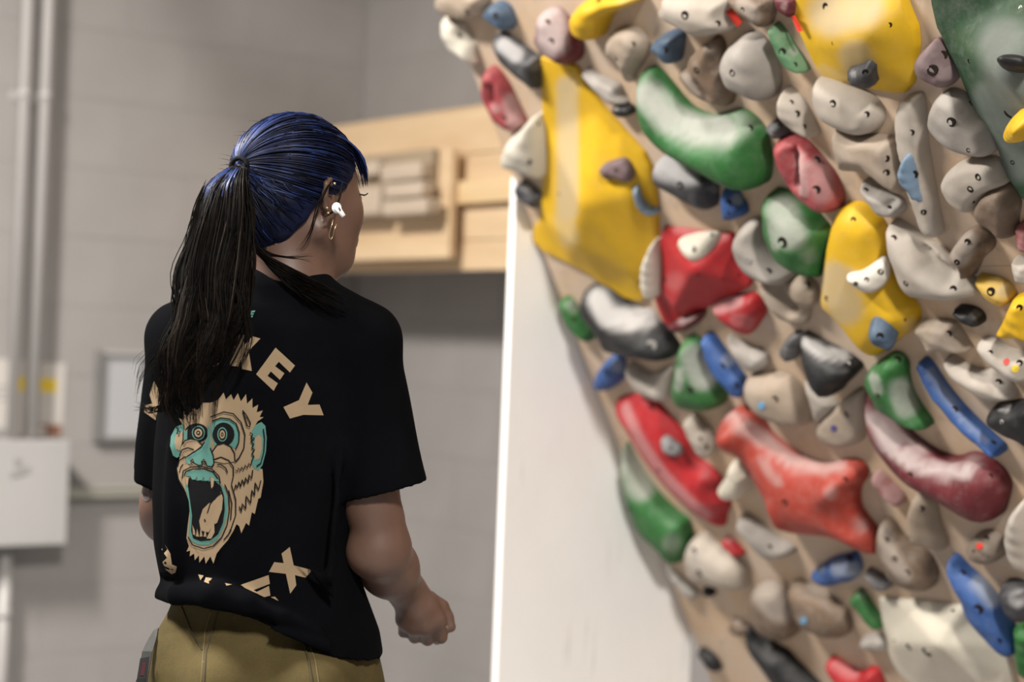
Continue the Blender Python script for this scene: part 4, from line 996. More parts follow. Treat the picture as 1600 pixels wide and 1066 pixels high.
def hair_mat(name, c0, c1, rough=0.42, spec=0.5, scale=60):
    mt, nt, b = mat_base(name)
    n = noise(nt, scale, 3); r = ramp(nt, n.outputs[0], 0.35, c0, 0.65, c1)
    nt.links.new(r.outputs[0], b.inputs['Base Color']); b.inputs['Roughness'].default_value = rough
    b.inputs['Specular IOR Level'].default_value = spec
    return mt
M_BLUE = hair_mat('blue_hair', (0.006, 0.013, 0.060), (0.016, 0.040, 0.165), 0.45, 0.3)
M_NAVY_SHADE = hair_mat('navy_shade_hair', (0.0022, 0.0032, 0.010), (0.004, 0.007, 0.028), 0.55, 0.12)  # dark copy of the blue: shaded hair put into the colour
M_HAIR = hair_mat('dark_brown_hair', (0.0018, 0.0014, 0.0012), (0.0045, 0.0031, 0.0023), 0.5, 0.07)
M_HAIRL = hair_mat('brown_hair_ends', (0.010, 0.0065, 0.0042), (0.022, 0.014, 0.009), 0.5, 0.15)
M_PRINT = simple('cream_print', (0.235, 0.170, 0.104), 0.8, 0.05, 40, spec=0.2)  # print colours darkened evenly too, in place of shade
M_TEAL = simple('teal_print', (0.066, 0.172, 0.146), 0.8, 0.06, 40, spec=0.2)
M_INK = simple('black_print', (0.003, 0.003, 0.0038), 0.85, 0.1, 40, spec=0.15)

# --- head frame
PSI = rad(50)
G_ = np.array([math.sin(PSI), math.cos(PSI), 0.0]); S_ = np.array([math.cos(PSI), -math.sin(PSI), 0.0]); U_ = np.array([0, 0, 1.0])
HC = P(462, 285, 0.0)
AX = np.array([G_, S_, U_])
def hd(f, s, u): return HC + G_ * f + S_ * s + U_ * u

# --- body: head, neck, trunk, both arms and hands in one skin
fb = Field(P(190, 1000, 0)[[0]].tolist() + [PY - 0.26, 0.78], [P(730, 500)[0], PY + 0.40, 1.70], 0.003)
fb.ell(HC, (0.096, 0.074, 0.090), AX, 0.0)
fb.ell(hd(0.046, 0, -0.058), (0.056, 0.060, 0.080), AX, 0.02)
fb.cone(hd(0.066, 0.010, -0.106), hd(0.066, -0.010, -0.106), 0.023, 0.023, 0.02)       # chin
for s_ in (-1, 1):
    fb.cone(hd(0.005, 0.056 * s_, -0.070), hd(0.060, 0.020 * s_, -0.108), 0.017, 0.018, 0.02)   # jaw
    fb.ell(hd(0.066, 0.036 * s_, -0.040), (0.022, 0.022, 0.024), AX, 0.02)                       # cheek
    fb.ell(hd(0.096, 0.031 * s_, -0.018), (0.010, 0.014, 0.009), AX, 0.0, op='sub')              # eye socket
    fb.ell(hd(0.080, 0.031 * s_, -0.018), (0.0125, 0.0125, 0.0125), AX, 0.004)
fb.cone(hd(0.098, 0, -0.016), hd(0.110, 0, -0.050), 0.007, 0.010, 0.010)                          # nose
fb.cone(hd(0.099, 0.014, -0.076), hd(0.099, -0.014, -0.076), 0.006, 0.006, 0.006)                 # lips
fb.cone(hd(0.097, 0.012, -0.085), hd(0.097, -0.012, -0.085), 0.006, 0.006, 0.006)
for s_ in (-1, 1):                                                                                # ears
    pts = [(0.014, 0.070, -0.012), (0.006, 0.078, 0.002), (-0.003, 0.084, -0.006), (-0.005, 0.084, -0.022), (0.000, 0.080, -0.038), (0.009, 0.074, -0.048)]
    if True:
        for (a, b) in zip(pts[:-1], pts[1:]):
            fb.cone(hd(a[0], a[1] * s_, a[2]), hd(b[0], b[1] * s_, b[2]), 0.0045, 0.0045, 0.004)
        fb.ell(hd(0.007, 0.071 * s_, -0.022), (0.013, 0.006, 0.022), AX, 0.006)
        fb.ell(hd(0.011, 0.073 * s_, -0.052), (0.007, 0.005, 0.009), AX, 0.004)
        fb.cone(hd(0.017, 0.073 * s_, -0.028), hd(0.017, 0.073 * s_, -0.036), 0.004, 0.004, 0.003)
NK = P(452, 470, -0.005)
fb.cone(hd(-0.022, 0, -0.055), NK, 0.052, 0.054, 0.02)
fb.cone(NK, P(420, 560, 0.0), 0.058, 0.085, 0.04)
fb.cone(P(420, 560, 0.0), P(420, 990, 0.02), 0.085, 0.088, 0.02)
fb.cone(P(440, 510, 0), P(566, 552, -0.03), 0.045, 0.034, 0.02)
fb.cone(P(400, 515, 0.02), P(292, 560, 0.08), 0.045, 0.034, 0.02)
# right arm
EL = P(594, 862, -0.02); WR = P(637, 925, 0.105)
fb.cone(P(566, 552, -0.03), P(580, 790, -0.03), 0.036, 0.0375, 0.015)
fb.cone(P(581, 770, -0.03), P(590, 850, -0.025), 0.0375, 0.0368, 0.015)
fb.cone(P(603, 815, -0.02), P(603, 845, -0.01), 0.024, 0.032, 0.02)
fb.cone(P(566, 868, -0.035), P(570, 872, -0.03), 0.020, 0.020, 0.025)                             # elbow tip
fb.cone(EL, P(608, 888, 0.035), 0.0405, 0.0410, 0.02)
fb.cone(P(608, 888, 0.035), WR, 0.0405, 0.0280, 0.02)
# right hand, back towards the viewer, loosely closed
HD = 0.115
PC = P(655, 957, HD)
fb.cone(WR, P(652, 950, HD), 0.027, 0.030, 0.012)
for (x, y, d_, r) in ((682, 968, .0, .0165), (664, 976, -.004, .0165), (646, 977, .0, .016), (632, 968, .006, .0145)):
    fb.cone(P(648 + (x - 655) * .35, 938, HD), P(x, y, HD + d_), 0.017, r, 0.010)                # palm over each metacarpal
FING = {                                                                                          # knuckle, middle, end joint, tip
    'index': [(684, 974, .00), (689, 996, .016), (683, 998, .040), (670, 988, .048)],
    'middle': [(666, 982, -.004), (668, 999, .022), (662, 995, .046), (654, 980, .050)],
    'ring': [(648, 982, .00), (648, 996, .026), (644, 989, .048), (640, 974, .048)],
    'little': [(633, 973, .006), (631, 988, .028), (630, 982, .046), (630, 968, .044)]}
for nm, q in FING.items():
    r0 = {'index': .0105, 'middle': .0108, 'ring': .0100, 'little': .0090}[nm]
    for i in range(3):
        a, b = q[i], q[i + 1]
        fb.cone(P(a[0], a[1], HD + a[2]), P(b[0], b[1], HD + b[2]), r0 * (1 - .07 * i), r0 * (1 - .07 * (i + 1)), 0.004)
th = [(668, 938, .02), (689, 949, .026), (698, 964, .026), (704, 980, .022)]
for i in range(3):
    a, b = th[i], th[i + 1]; r_ = (.016, .0118, .0098, .0086)
    fb.cone(P(a[0], a[1], HD + a[2]), P(b[0], b[1], HD + b[2]), r_[i], r_[i + 1], 0.006)
# left arm, mostly hidden
fb.cone(P(292, 560, 0.08), P(258, 790, 0.10), 0.036, 0.036, 0.015)
fb.cone(P(258, 790, 0.10), P(262, 812, 0.115), 0.036, 0.034, 0.015)
LW = P(330, 850, 0.30)
fb.cone(P(262, 806, 0.115), P(295, 830, 0.20), 0.037, 0.038, 0.02)
fb.cone(P(295, 830, 0.20), LW, 0.037, 0.026, 0.02)
LH = P(352, 858, 0.36)
fb.cone(LW, LH, 0.026, 0.028, 0.012)
for i in range(4):
    k0 = LH + np.array([0.012, 0.022, 0.024 - 0.016 * i]); k1 = k0 + np.array([0.012, 0.030, -0.006]); k2 = k1 + np.array([0.026, 0.004, -0.004])
    fb.cone(LH + np.array([0, 0, .012 - .008 * i]), k0, 0.014, 0.012, 0.008)
    fb.cone(k0, k1, 0.0098, 0.0092, 0.004); fb.cone(k1, k2, 0.0092, 0.0082, 0.004)
t1 = LH + np.array([0.028, -0.004, 0.018]); fb.cone(LH, t1, 0.015, 0.012, 0.008); fb.cone(t1, t1 + np.array([0.022, 0.022, 0.006]), 0.011, 0.0085, 0.004)
body = kid(field_obj('body', fb, M_SKIN, None, 2))

# --- t-shirt
fs = Field([P(185, 900)[0], PY - 0.26, 0.80], [P(690, 900)[0], PY + 0.30, 1.50], 0.0034)
rows = np.array([  # y, left, right, half depth, depth of centre
    (455, 395, 478, .060, .00), (480, 330, 520, .080, .00), (510, 285, 560, .100, .005), (550, 262, 580, .116, .01), (600, 250, 582, .125, .012), (700, 240, 570, .132, .012),
    (780, 239, 552, .135, .012), (850, 243, 551, .136, .012), (900, 252, 562, .137, .012), (930, 258, 572, .138, .012), (985, 262, 592, .140, .012), (1020, 262, 598, .142, .012), (1062, 262, 608, .145, .012), (1110, 262, 612, .145, .012)])
zr_ = np.array([P((r[1] + r[2]) / 2, r[0])[2] for r in rows])[::-1]
cx_ = np.array([P((r[1] + r[2]) / 2, r[0])[0] for r in rows])[::-1]
hw_ = np.array([(r[2] - r[1]) / 2 * MPX for r in rows])[::-1]; hd_ = rows[::-1, 3]; cd_ = rows[::-1, 4]
sl, Pp = fs.sub(fs.lo, fs.lo + fs.n * fs.h, 0)
zc = Pp[..., 2]
c_x = np.interp(zc, zr_, cx_); w_x = np.interp(zc, zr_, hw_); w_y = np.interp(zc, zr_, hd_); c_y = PY + np.interp(zc, zr_, cd_)
nx_ = (Pp[..., 0] - c_x) / w_x; ny_ = (Pp[..., 1] - c_y) / w_y
dT = ((np.abs(nx_) ** 2.3 + np.abs(ny_) ** 2.3) ** (1 / 2.3) - 1) * np.minimum(w_x, w_y)
top = zr_[-1]; dT = np.maximum(dT, (zc - top) * 0.8)
fs.put(sl, dT, 0.0); TD = dT.copy()
fs.cone(P(455, 466, -0.005), P(571, 527, -0.03), 0.052, 0.049, 0.03)
fs.cone(P(395, 482, 0.015), P(284, 524, 0.07), 0.050, 0.050, 0.03)
fs.cone(P(452, 458, 0.008), P(450, 470, 0.0), 0.0575, 0.066, 0.02)                                  # collar
fs.cone(P(425, 455, -0.016), P(470, 468, -0.016), 0.050, 0.050, 0.015)
RS0, RS1 = P(568, 540, -0.03), P(606, 790, -0.03)
fs.cone(RS0, RS1, 0.0500, 0.0625, 0.025)
LS0, LS1 = P(284, 535, 0.075), P(249, 790, 0.10)
fs.cone(LS0, LS1, 0.0490, 0.0455, 0.025)
# the rolled bunch of cloth over the waist and soft folds
roll = [P(262, 930, 0.06), P(264, 932, -0.03), P(285, 930, -0.10), P(330, 930, -0.135), P(385, 943, -0.136), P(440, 962, -0.132), P(500, 985, -0.115)]
for i, (a, b) in enumerate(zip(roll[:-1], roll[1:])):
    ra = (.014, .018, .020, .018, .013, .009, .004)
    fs.cone(a, b, ra[i], ra[i + 1], 0.010)
cre = [P(250, 903, -0.04), P(285, 908, -0.125), P(330, 908, -0.150), P(385, 914, -0.150), P(440, 930, -0.146)]
for a, b in zip(cre[:-1], cre[1:]):
    fs.cone(a, b, 0.006, 0.006, 0, op='sub')
X_, Y_, Z_ = Pp[..., 0], Pp[..., 1], Pp[..., 2]
amp = 0.0032 * np.clip((1.36 - Z_) / 0.25, 0.15, 1)
fold = np.sin(X_ * 52 + 3.0 * np.sin(Z_ * 9) + Z_ * 10) * 0.6 + np.sin(X_ * 31 - Z_ * 24 + 1.3) * 0.55 + np.sin(Z_ * 44 + X_ * 17 + 2) * 0.3
back = np.clip((PY + 0.02 - Y_) / 0.1, 0, 1)
fs.D += (amp * fold * 0.55).astype(np.float32)
for (a, b, r_, dz) in (((530, 700, -.085), (520, 900, -.128), .010, 1), ((460, 860, -.136), (585, 1000, -.09), .008, 1), ((270, 700, -.09), (262, 880, -.10), .008, 1), ((420, 985, -.138), (590, 1030, -.10), .007, 1)):
    fs.cone(P(*a), P(*b), r_ * 0.2, r_, 0.022)
# hollow it and cut the hems
inner = fs.D + 0.007
hemx = np.array([P(x, 1000)[0] for x in (200, 262, 330, 360, 420, 480, 540, 610, 700)])
hemz = np.array([P(x, y, -.12)[2] for x, y in ((200, 952), (262, 952), (330, 946), (360, 951), (420, 971), (480, 1001), (540, 1034), (610, 1057), (700, 1066))])
zh = np.interp(X_, hemx, hemz)
dcut = zh - Z_
cut_t = (X_ > P(215, 900)[0]) & (Z_ < P(400, 870)[2])
D = fs.D
D = np.maximum(D, np.where(cut_t, dcut, -1))
def sleeve_cut(p_out, p_in, dy, side):
    global D, inner
    a = P(p_out[0], p_out[1], dy); b = P(p_in[0], p_in[1], dy)
    e = b - a; e /= np.linalg.norm(e); nrm = np.array([-e[2], 0, e[0]]);
    if nrm[2] > 0: nrm = -nrm
    d_ = (Pp - a) @ nrm
    m_ = (X_ > P(p_in[0] + 2, 700)[0]) if side > 0 else (X_ < P(p_in[0] - 1, 700)[0])
    m2 = m_ & (Z_ < P(600, 700)[2]) & (TD > 0.004)
    D = np.maximum(D, np.where(m2, d_, -1))
sleeve_cut((670, 751), (541, 783), -0.03, 1)
sleeve_cut((200, 747), (239, 761), 0.10, -1)
hol = (Z_ < P(600, 715)[2]) & ((X_ > P(556, 700)[0]) | (X_ < P(236, 700)[0])) & (TD > -0.004)
hol2 = Z_ < P(400, 925)[2]
fs.D = np.maximum(D, np.where(hol | hol2, -inner, -1)).astype(np.float32)
tee = kid(field_obj('t_shirt', fs, M_TEE, None, 3))
tee['label'] = 'loose black cotton t-shirt with a cream and teal back print'
TEE = BVHTree.FromPolygons([v.co[:] for v in tee.data.vertices], [tuple(p.vertices) for p in tee.data.polygons])
# hem stitching at the right sleeve
def surf(x, y, off, tr=None):
    d = ray(x, y).normalized(); hit = (tr or TEE).ray_cast(CAM, d)
    if hit[0] is None: return None
    n = hit[1] if hit[1].dot(d) < 0 else -hit[1]
    return hit[0] + n * off * 0.3 - d * off
def decal(name, pts, off, mat, parent=None, tr=None, step=6.0):
    """flat print laid on the cloth: a polygon in pixels"""
    Q = np.array(pts, float)
    if area2(Q) < 0: Q = Q[::-1]
    Qs = resample(Q, step) if len(Q) < 4 else Q
    seg = []
    for i in range(len(Q)):
        a, b = Q[i], Q[(i + 1) % len(Q)]; k = max(1, int(np.linalg.norm(b - a) / step))
        seg += [a + (b - a) * j / k for j in range(k)]
    Qs = np.array(seg); lo, hi = Qs.min(0), Qs.max(0)
    gx, gy = np.meshgrid(np.arange(lo[0], hi[0], step), np.arange(lo[1], hi[1], step)); G = np.stack([gx.ravel(), gy.ravel()], 1)
    if len(G): G = G[inside(G, Qs)]
    if len(G): G = G[poly_dist(G, Qs) > step * 0.5]
    v, f = cdt(Qs, G)
    W = [surf(x, y, off, tr) for x, y in v]
    ok = [p is not None for p in W]
    f = [t3 for t3 in f if all(ok[i] for i in t3)]
    if not f: return None
    return mesh_obj(name, [p if p is not None else Vector((0, 0, 0)) for p in W], f, mat, None)
def stroke_polys(pts, wd):
    pts = np.array(pts, float); out = []
    seg = [pts[0]]
    for a, b in zip(pts[:-1], pts[1:]):
        k = max(1, int(np.linalg.norm(b - a) / 3)); seg += [a + (b - a) * j / k for j in range(1, k + 1)]
    p = np.array(seg); t_ = np.gradient(p, axis=0); t_ /= np.linalg.norm(t_, axis=1)[:, None] + 1e-9
    n_ = np.stack([-t_[:, 1], t_[:, 0]], 1) * wd / 2
    return p + n_, p - n_
def strokes(name, lines, wd, off, mat):
    V = []; Fc = []
    for ln in lines:
        A, B = stroke_polys(ln, wd)
        i0 = len(V); W = [(surf(*a, off), surf(*b, off)) for a, b in zip(A, B)]
        for i, (a, b) in enumerate(W):
            V += [a or Vector((0, 0, 0)), b or Vector((0, 0, 0))]
            if i and a and b and W[i - 1][0] and W[i - 1][1]:
                Fc.append((i0 + 2 * i - 2, i0 + 2 * i - 1, i0 + 2 * i + 1, i0 + 2 * i))
    return mesh_obj(name, V, Fc, mat, None)
def zm(pts, ox, oy, s): return [(ox + x / s, oy + y / s) for x, y in pts]
A5 = lambda pts: zm(pts, 230, 580, 3.332)
A2 = lambda pts: zm(pts, 180, 460, 2.961)
A3 = lambda pts: zm(pts, 180, 720, 2.963)
def elli(cx, cy, rx, ry, n=20): return [(cx + rx * math.cos(6.2832 * k / n), cy + ry * math.sin(6.2832 * k / n)) for k in range(n)]
def pr(name, pts, off, mat):
    o = decal(name, pts, off, mat)
    if o: kid(o, tee)
    return o
O1, O2, O3, O4, O5 = 0.0012, 0.0018, 0.0024, 0.0030, 0.0036
LET = {
 'M': A2([(180, 402), (218, 468), (200, 520), (188, 583), (135, 545), (140, 515), (172, 505), (160, 465)]),
 'O': A2([(275, 262), (245, 270), (215, 340), (212, 420), (228, 475), (245, 480), (255, 440), (240, 400), (250, 340), (270, 310)]),
 'N': A2([(330, 230), (370, 215), (430, 300), (430, 205), (470, 200), (480, 330), (440, 338), (385, 260), (390, 345), (350, 355)]),
 'K': A2([(562, 186), (602, 190), (594, 240), (634, 194), (672, 205), (618, 262), (632, 355), (588, 346), (580, 300), (570, 335), (530, 330)]),
 'E': A2([(742, 247), (832, 330), (808, 362), (757, 312), (740, 333), (783, 366), (762, 396), (720, 357), (705, 378), (752, 412), (733, 447), (652, 370)]),
 'Y': A2([(885, 408), (912, 455), (890, 512), (945, 510), (964, 560), (870, 558), (808, 575), (778, 522), (850, 490)]),
 'X': A3([(770, 430), (808, 400), (826, 485), (912, 507), (880, 542), (832, 530), (838, 578), (810, 616), (790, 524), (712, 515), (736, 470), (780, 475)]),
 'X2': A3([(232, 390), (215, 410), (240, 450), (220, 470), (235, 505), (262, 525), (280, 518), (285, 490), (262, 480), (255, 430)]),
 'a': A3([(385, 527), (410, 532), (395, 555)]), 'b': A3([(420, 540), (448, 545), (433, 570), (412, 562)]), 'c': A3([(508, 568), (540, 574), (515, 580)]),
 'E2': A3([(582, 575), (710, 530), (716, 570), (640, 600), (655, 608), (712, 580), (718, 625), (690, 632), (600, 590)]), 'd': A3([(720, 632), (740, 630), (757, 650)]),
}
for q in LET.values(): pr('print_letter', q, O1, M_PRINT)
pr('neck_print', A2([(622, 78), (648, 75), (646, 83), (632, 85), (631, 89), (642, 88), (640, 95), (628, 96), (627, 100), (638, 99), (636, 107), (612, 108)]), O1, M_TEAL)
pr('neck_print', A2([(602, 80), (609, 80), (605, 106), (599, 106)]), O1, M_TEAL)
pr('monkey_head', A5([(185, 390), (185, 330), (190, 290), (165, 245), (192, 255), (190, 210), (215, 232), (240, 190), (262, 205), (290, 165), (330, 165), (370, 150), (398, 112), (410, 148), (437, 120), (450, 152), (472, 115), (488, 158), (515, 120), (520, 170), (548, 142), (548, 192), (578, 175), (570, 215), (602, 205), (585, 240), (607, 240), (575, 262), (552, 300), (545, 330), (540, 345), (550, 430), (545, 480), (560, 505), (600, 510), (605, 575), (590, 660), (578, 665), (560, 745), (545, 735), (530, 805), (515, 790), (490, 845), (480, 808), (465, 797), (450, 830), (420, 880), (385, 920), (362, 950), (345, 1003), (330, 965), (305, 1003), (298, 965), (272, 998), (270, 960), (248, 985), (245, 950), (222, 965), (225, 935), (205, 940), (218, 912), (205, 870), (212, 800), (225, 700), (205, 640), (190, 605), (165, 560), (155, 510), (170, 450), (168, 430)]), O1, M_PRINT)
EAR_L = A5([(190, 275), (150, 290), (125, 340), (120, 390), (135, 440), (155, 452), (168, 445), (180, 400), (188, 340)])
EAR_R = A5([(545, 310), (565, 280), (595, 265), (615, 285), (622, 350), (618, 420), (600, 490), (580, 518), (555, 505), (540, 470), (552, 430), (545, 380)])
pr('monkey_ear', EAR_L, O2, M_TEAL); pr('monkey_ear', EAR_R, O2, M_TEAL)
EI_L = A5([(185, 315), (152, 330), (143, 365), (150, 405), (170, 415), (180, 380), (186, 350)]); EI_R = A5([(560, 350), (580, 330), (597, 345), (598, 400), (585, 455), (562, 465), (555, 430), (560, 390)])
pr('monkey_ear', EI_L, O3, M_PRINT); pr('monkey_ear', EI_R, O3, M_PRINT)
NOSE = A5([(315, 280), (330, 300), (332, 340), (330, 400), (345, 440), (348, 480), (335, 497), (315, 495), (310, 475), (295, 455), (283, 470), (290, 485), (270, 490), (248, 478), (240, 455), (225, 465), (228, 485), (210, 482), (202, 465), (210, 445), (240, 425), (280, 400), (300, 370), (315, 340)])
EYE_T = A5([(330, 280), (350, 255), (390, 245), (430, 250), (465, 275), (480, 320), (478, 370), (462, 405), (440, 395), (400, 392), (350, 390), (336, 340)])
pr('monkey_brow', EYE_T, O2, M_TEAL)
pr('monkey_eye', A5(elli(398, 330, 57, 62)), O3, M_INK); pr('monkey_eye', A5(elli(258, 322, 62, 50)), O2, M_INK)
pr('monkey_brow', A5([(192, 322), (212, 300), (210, 355), (194, 362)]), O3, M_TEAL)
CHK_R = A5([(338, 420), (362, 388), (400, 378), (435, 395), (455, 430), (458, 470), (400, 480), (350, 470)]); CHK_L = A5([(175, 405), (190, 370), (225, 356), (260, 362), (288, 385), (240, 425), (205, 445), (180, 440)])
pr('monkey_cheek', CHK_R, O4, M_PRINT); pr('monkey_cheek', CHK_L, O4, M_PRINT)
pr('monkey_nose', NOSE, O4, M_TEAL)
for (cx0, cy0, rs) in ((392, 330, ((26, 38), (20, 31), (14, 22), (7, 11), (3, 5))), (268, 322, ((34, 38), (28, 32), (20, 22), (11, 12), (5, 5)))):
    for i, (rx, ry) in enumerate(rs):
        pr('monkey_eye', A5(elli(cx0, cy0, rx, ry, 16)), O4 + 0.0004 * i, (M_TEAL, M_INK, M_PRINT, M_INK, M_PRINT)[i])
MOUTH = A5([(205, 560), (225, 555), (260, 570), (330, 575), (350, 570), (385, 600), (400, 650), (405, 720), (395, 790), (370, 850), (330, 880), (280, 885), (240, 870), (230, 830), (235, 750), (225, 680), (215, 610)])
LIP = A5([(198, 600), (215, 560), (300, 560), (375, 580), (408, 620), (420, 680), (418, 750), (400, 815), (365, 880), (320, 905), (270, 905), (230, 885), (216, 850), (224, 760), (218, 680)])
pr('monkey_lip', LIP, O2, M_TEAL); pr('monkey_mouth', MOUTH, O3, M_INK)
pr('monkey_lip', A5([(195, 540), (215, 520), (270, 512), (330, 520), (365, 545), (375, 575), (350, 572), (330, 550), (320, 570), (300, 572), (295, 550), (285, 568), (262, 570), (262, 548), (250, 565), (235, 565), (225, 545), (210, 548)]), O4, M_TEAL)
pr('monkey_tongue', A5([(385, 630), (395, 660), (390, 720), (365, 790), (345, 800), (320, 840), (280, 830), (272, 780), (290, 720), (320, 690), (355, 670)]), O4, M_PRINT)
for q in ([(202, 550), (218, 555), (212, 600), (203, 585)], [(332, 552), (350, 560), (345, 600), (335, 612), (332, 580)], [(237, 800), (250, 830), (252, 855), (240, 850)], [(262, 820), (272, 862), (255, 860)], [(280, 815), (290, 860), (275, 862)], [(305, 815), (310, 862), (295, 862)], [(350, 785), (352, 840), (335, 872), (310, 872), (325, 840)]):
    pr('monkey_tooth', A5(q), O5, M_PRINT)
ln = [A5(q) for q in (
 [(340, 420), (365, 385), (400, 376), (435, 393), (455, 428), (458, 470)], [(345, 462), (385, 448), (425, 465), (450, 500), (450, 545), (440, 590)], [(365, 487), (385, 487), (410, 505), (420, 530)],
 [(170, 440), (185, 410), (215, 400), (245, 410)], [(160, 500), (170, 465), (195, 450)], [(185, 385), (200, 362), (230, 354), (262, 360), (288, 384)], [(170, 530), (178, 500), (190, 485)],
 [(190, 608), (165, 565), (155, 510)], [(185, 560), (190, 520), (230, 500), (290, 498), (340, 512), (375, 548), (382, 585)], [(195, 545), (205, 522), (240, 510), (300, 508), (345, 525), (368, 560)],
 [(215, 862), (238, 905), (295, 925), (345, 912), (390, 865), (418, 800), (430, 720), (425, 640), (405, 590)], [(440, 592), (462, 670), (462, 750), (440, 815), (420, 860)], [(400, 880), (425, 850), (440, 825)], [(425, 620), (442, 690), (436, 775)],
 [(460, 515), (470, 522), (475, 505), (485, 520), (492, 500), (503, 515), (510, 490), (522, 505), (530, 480), (540, 495), (545, 470)],
 [(455, 622), (462, 590), (470, 612), (478, 575), (488, 605), (495, 565), (508, 595), (512, 555), (528, 582), (530, 540), (545, 562), (550, 515)],
 [(480, 705), (492, 735), (495, 690), (515, 720), (515, 650), (540, 690), (545, 620), (560, 650), (562, 580), (580, 620), (592, 570)],
 [(535, 320), (550, 330), (540, 345), (560, 350), (540, 365), (555, 380), (545, 400), (560, 410), (545, 430), (555, 445), (545, 470)],
 [(330, 240), (400, 213), (450, 223), (490, 268), (510, 330), (505, 400), (480, 450), (460, 472)], [(338, 262), (385, 244), (430, 250), (465, 275), (480, 320), (478, 370), (462, 405)],
 [(498, 205), (520, 235), (538, 270), (535, 292), (522, 285), (510, 245), (498, 205)], [(300, 370), (280, 400), (240, 425), (210, 445)], [(330, 400), (345, 440), (350, 480), (338, 498), (315, 496), (300, 472), (285, 470)],
 [(285, 470), (290, 488), (270, 492), (246, 480), (230, 468)], [(395, 630), (360, 655), (330, 690), (315, 740)], [(300, 770), (305, 785)], [(150, 290), (165, 300), (158, 330)], [(605, 300), (612, 350), (608, 420), (592, 480), (570, 495)])]
kid(strokes('monkey_outline', ln, 1.9, O5 + 0.0006, M_INK), tee)
# --- trousers down to the floor, with seams, belt loop and a woven strap
fp = Field([P(190, 1000)[0], PY - 0.24, 0.03], [P(650, 1000)[0], PY + 0.28, 0.97], 0.006)
prow = np.array([(925, 275, 560, .112, .02), (960, 262, 572, .118, .02), (1000, 240, 585, .128, .02), (1040, 228, 594, .136, .02), (1090, 222, 600, .140, .02), (1150, 222, 603, .138, .02), (1210, 228, 603, .130, .02)])
zr_ = np.array([P((r[1] + r[2]) / 2, r[0])[2] for r in prow])[::-1]; cx_ = np.array([P((r[1] + r[2]) / 2, r[0])[0] for r in prow])[::-1]
hw_ = np.array([(r[2] - r[1]) / 2 * MPX for r in prow])[::-1]; hd_ = prow[::-1, 3]; cd_ = prow[::-1, 4]
sl, Pp = fp.sub(fp.lo, fp.lo + fp.n * fp.h, 0); zc = Pp[..., 2]
c_x = np.interp(zc, zr_, cx_); w_x = np.interp(zc, zr_, hw_); w_y = np.interp(zc, zr_, hd_); c_y = PY + np.interp(zc, zr_, cd_)
dT = ((np.abs((Pp[..., 0] - c_x) / w_x) ** 2.4 + np.abs((Pp[..., 1] - c_y) / w_y) ** 2.4) ** (1 / 2.4) - 1) * np.minimum(w_x, w_y)
dT = np.maximum(np.maximum(dT, zc - zr_[-1]), zr_[0] - zc)
fp.put(sl, dT, 0.0)
ax0 = P(325, 1000)[0]; ax1 = P(505, 1000)[0]
for hx_ in (ax0, ax1):
    fp.cone((hx_, PY + 0.02, 0.70), (hx_ + (0.0 if hx_ == ax0 else 0.02), PY + 0.03, 0.45), 0.098, 0.080, 0.03)
    fp.cone((hx_ + (0.0 if hx_ == ax0 else 0.02), PY + 0.03, 0.45), (hx_ + (0.0 if hx_ == ax0 else 0.03), PY + 0.02, 0.10), 0.080, 0.066, 0.02)
fp.cone(P(345, 1075, -.118), P(360, 1110, -.12), 0.05, 0.05, 0.05); fp.cone(P(490, 1085, -.115), P(480, 1120, -.118), 0.05, 0.05, 0.05)
crk = [P(404, 995, -.128), P(408, 1060, -.142), P(412, 1130, -.15)]
X_, Y_, Z_ = Pp[..., 0], Pp[..., 1], Pp[..., 2]
fp.D += (0.0022 * (np.sin(X_ * 60 + Z_ * 25) * 0.5 + np.sin(Z_ * 70 - X_ * 30) * 0.5)).astype(np.float32)
pants = kid(field_obj('trousers', fp, M_PANT, None, 2)); pants['label'] = 'olive canvas trousers'
PT = BVHTree.FromPolygons([v.co[:] for v in pants.data.vertices], [tuple(p.vertices) for p in pants.data.polygons])
M_SEAM = simple('seam_canvas', (0.040, 0.030, 0.012), 0.9, 0.1, 40); M_THREAD = simple('seam_thread', (0.105, 0.082, 0.036), 0.8, 0.1, 60)
def seam(name, pts, r, mat, off=0.0004):
    seg = []
    for a, b in zip(pts[:-1], pts[1:]):
        k = max(1, int(math.hypot(b[0] - a[0], b[1] - a[1]) / 6)); seg += [(a[0] + (b[0] - a[0]) * j / k, a[1] + (b[1] - a[1]) * j / k) for j in range(k)]
    seg.append(pts[-1]); w_ = [surf(x, y, off, PT) for x, y in seg]; w_ = [p for p in w_ if p is not None]
    V, Fc = tube(w_, r, 5); return kid(mesh_obj(name, V, Fc, mat), pants)
seam('centre_seam', [(341, 950), (332, 985), (322, 1020), (318, 1080)], 0.0016, M_SEAM)
seam('centre_seam', [(331, 952), (320, 990), (313, 1080)], 0.0009, M_THREAD)
seam('yoke_seam', [(284, 948), (298, 985), (316, 1016)], 0.0013, M_SEAM)
seam('yoke_seam', [(340, 952), (400, 962), (440, 985), (476, 1006)], 0.0011, M_SEAM)
seam('pocket_seam', [(474, 1004), (482, 1030), (490, 1080)], 0.0018, M_SEAM)
seam('pocket_seam', [(484, 1008), (493, 1035), (500, 1080)], 0.0010, M_THREAD)
M_STRAP = simple('grey_webbing', (0.030, 0.030, 0.028), 0.8, 0.15, 120); M_PATCH = simple('black_patch', (0.012, 0.011, 0.012), 0.8, 0.1); M_PRED = simple('patch_red', (0.06, 0.007, 0.012), 0.8, 0.1)
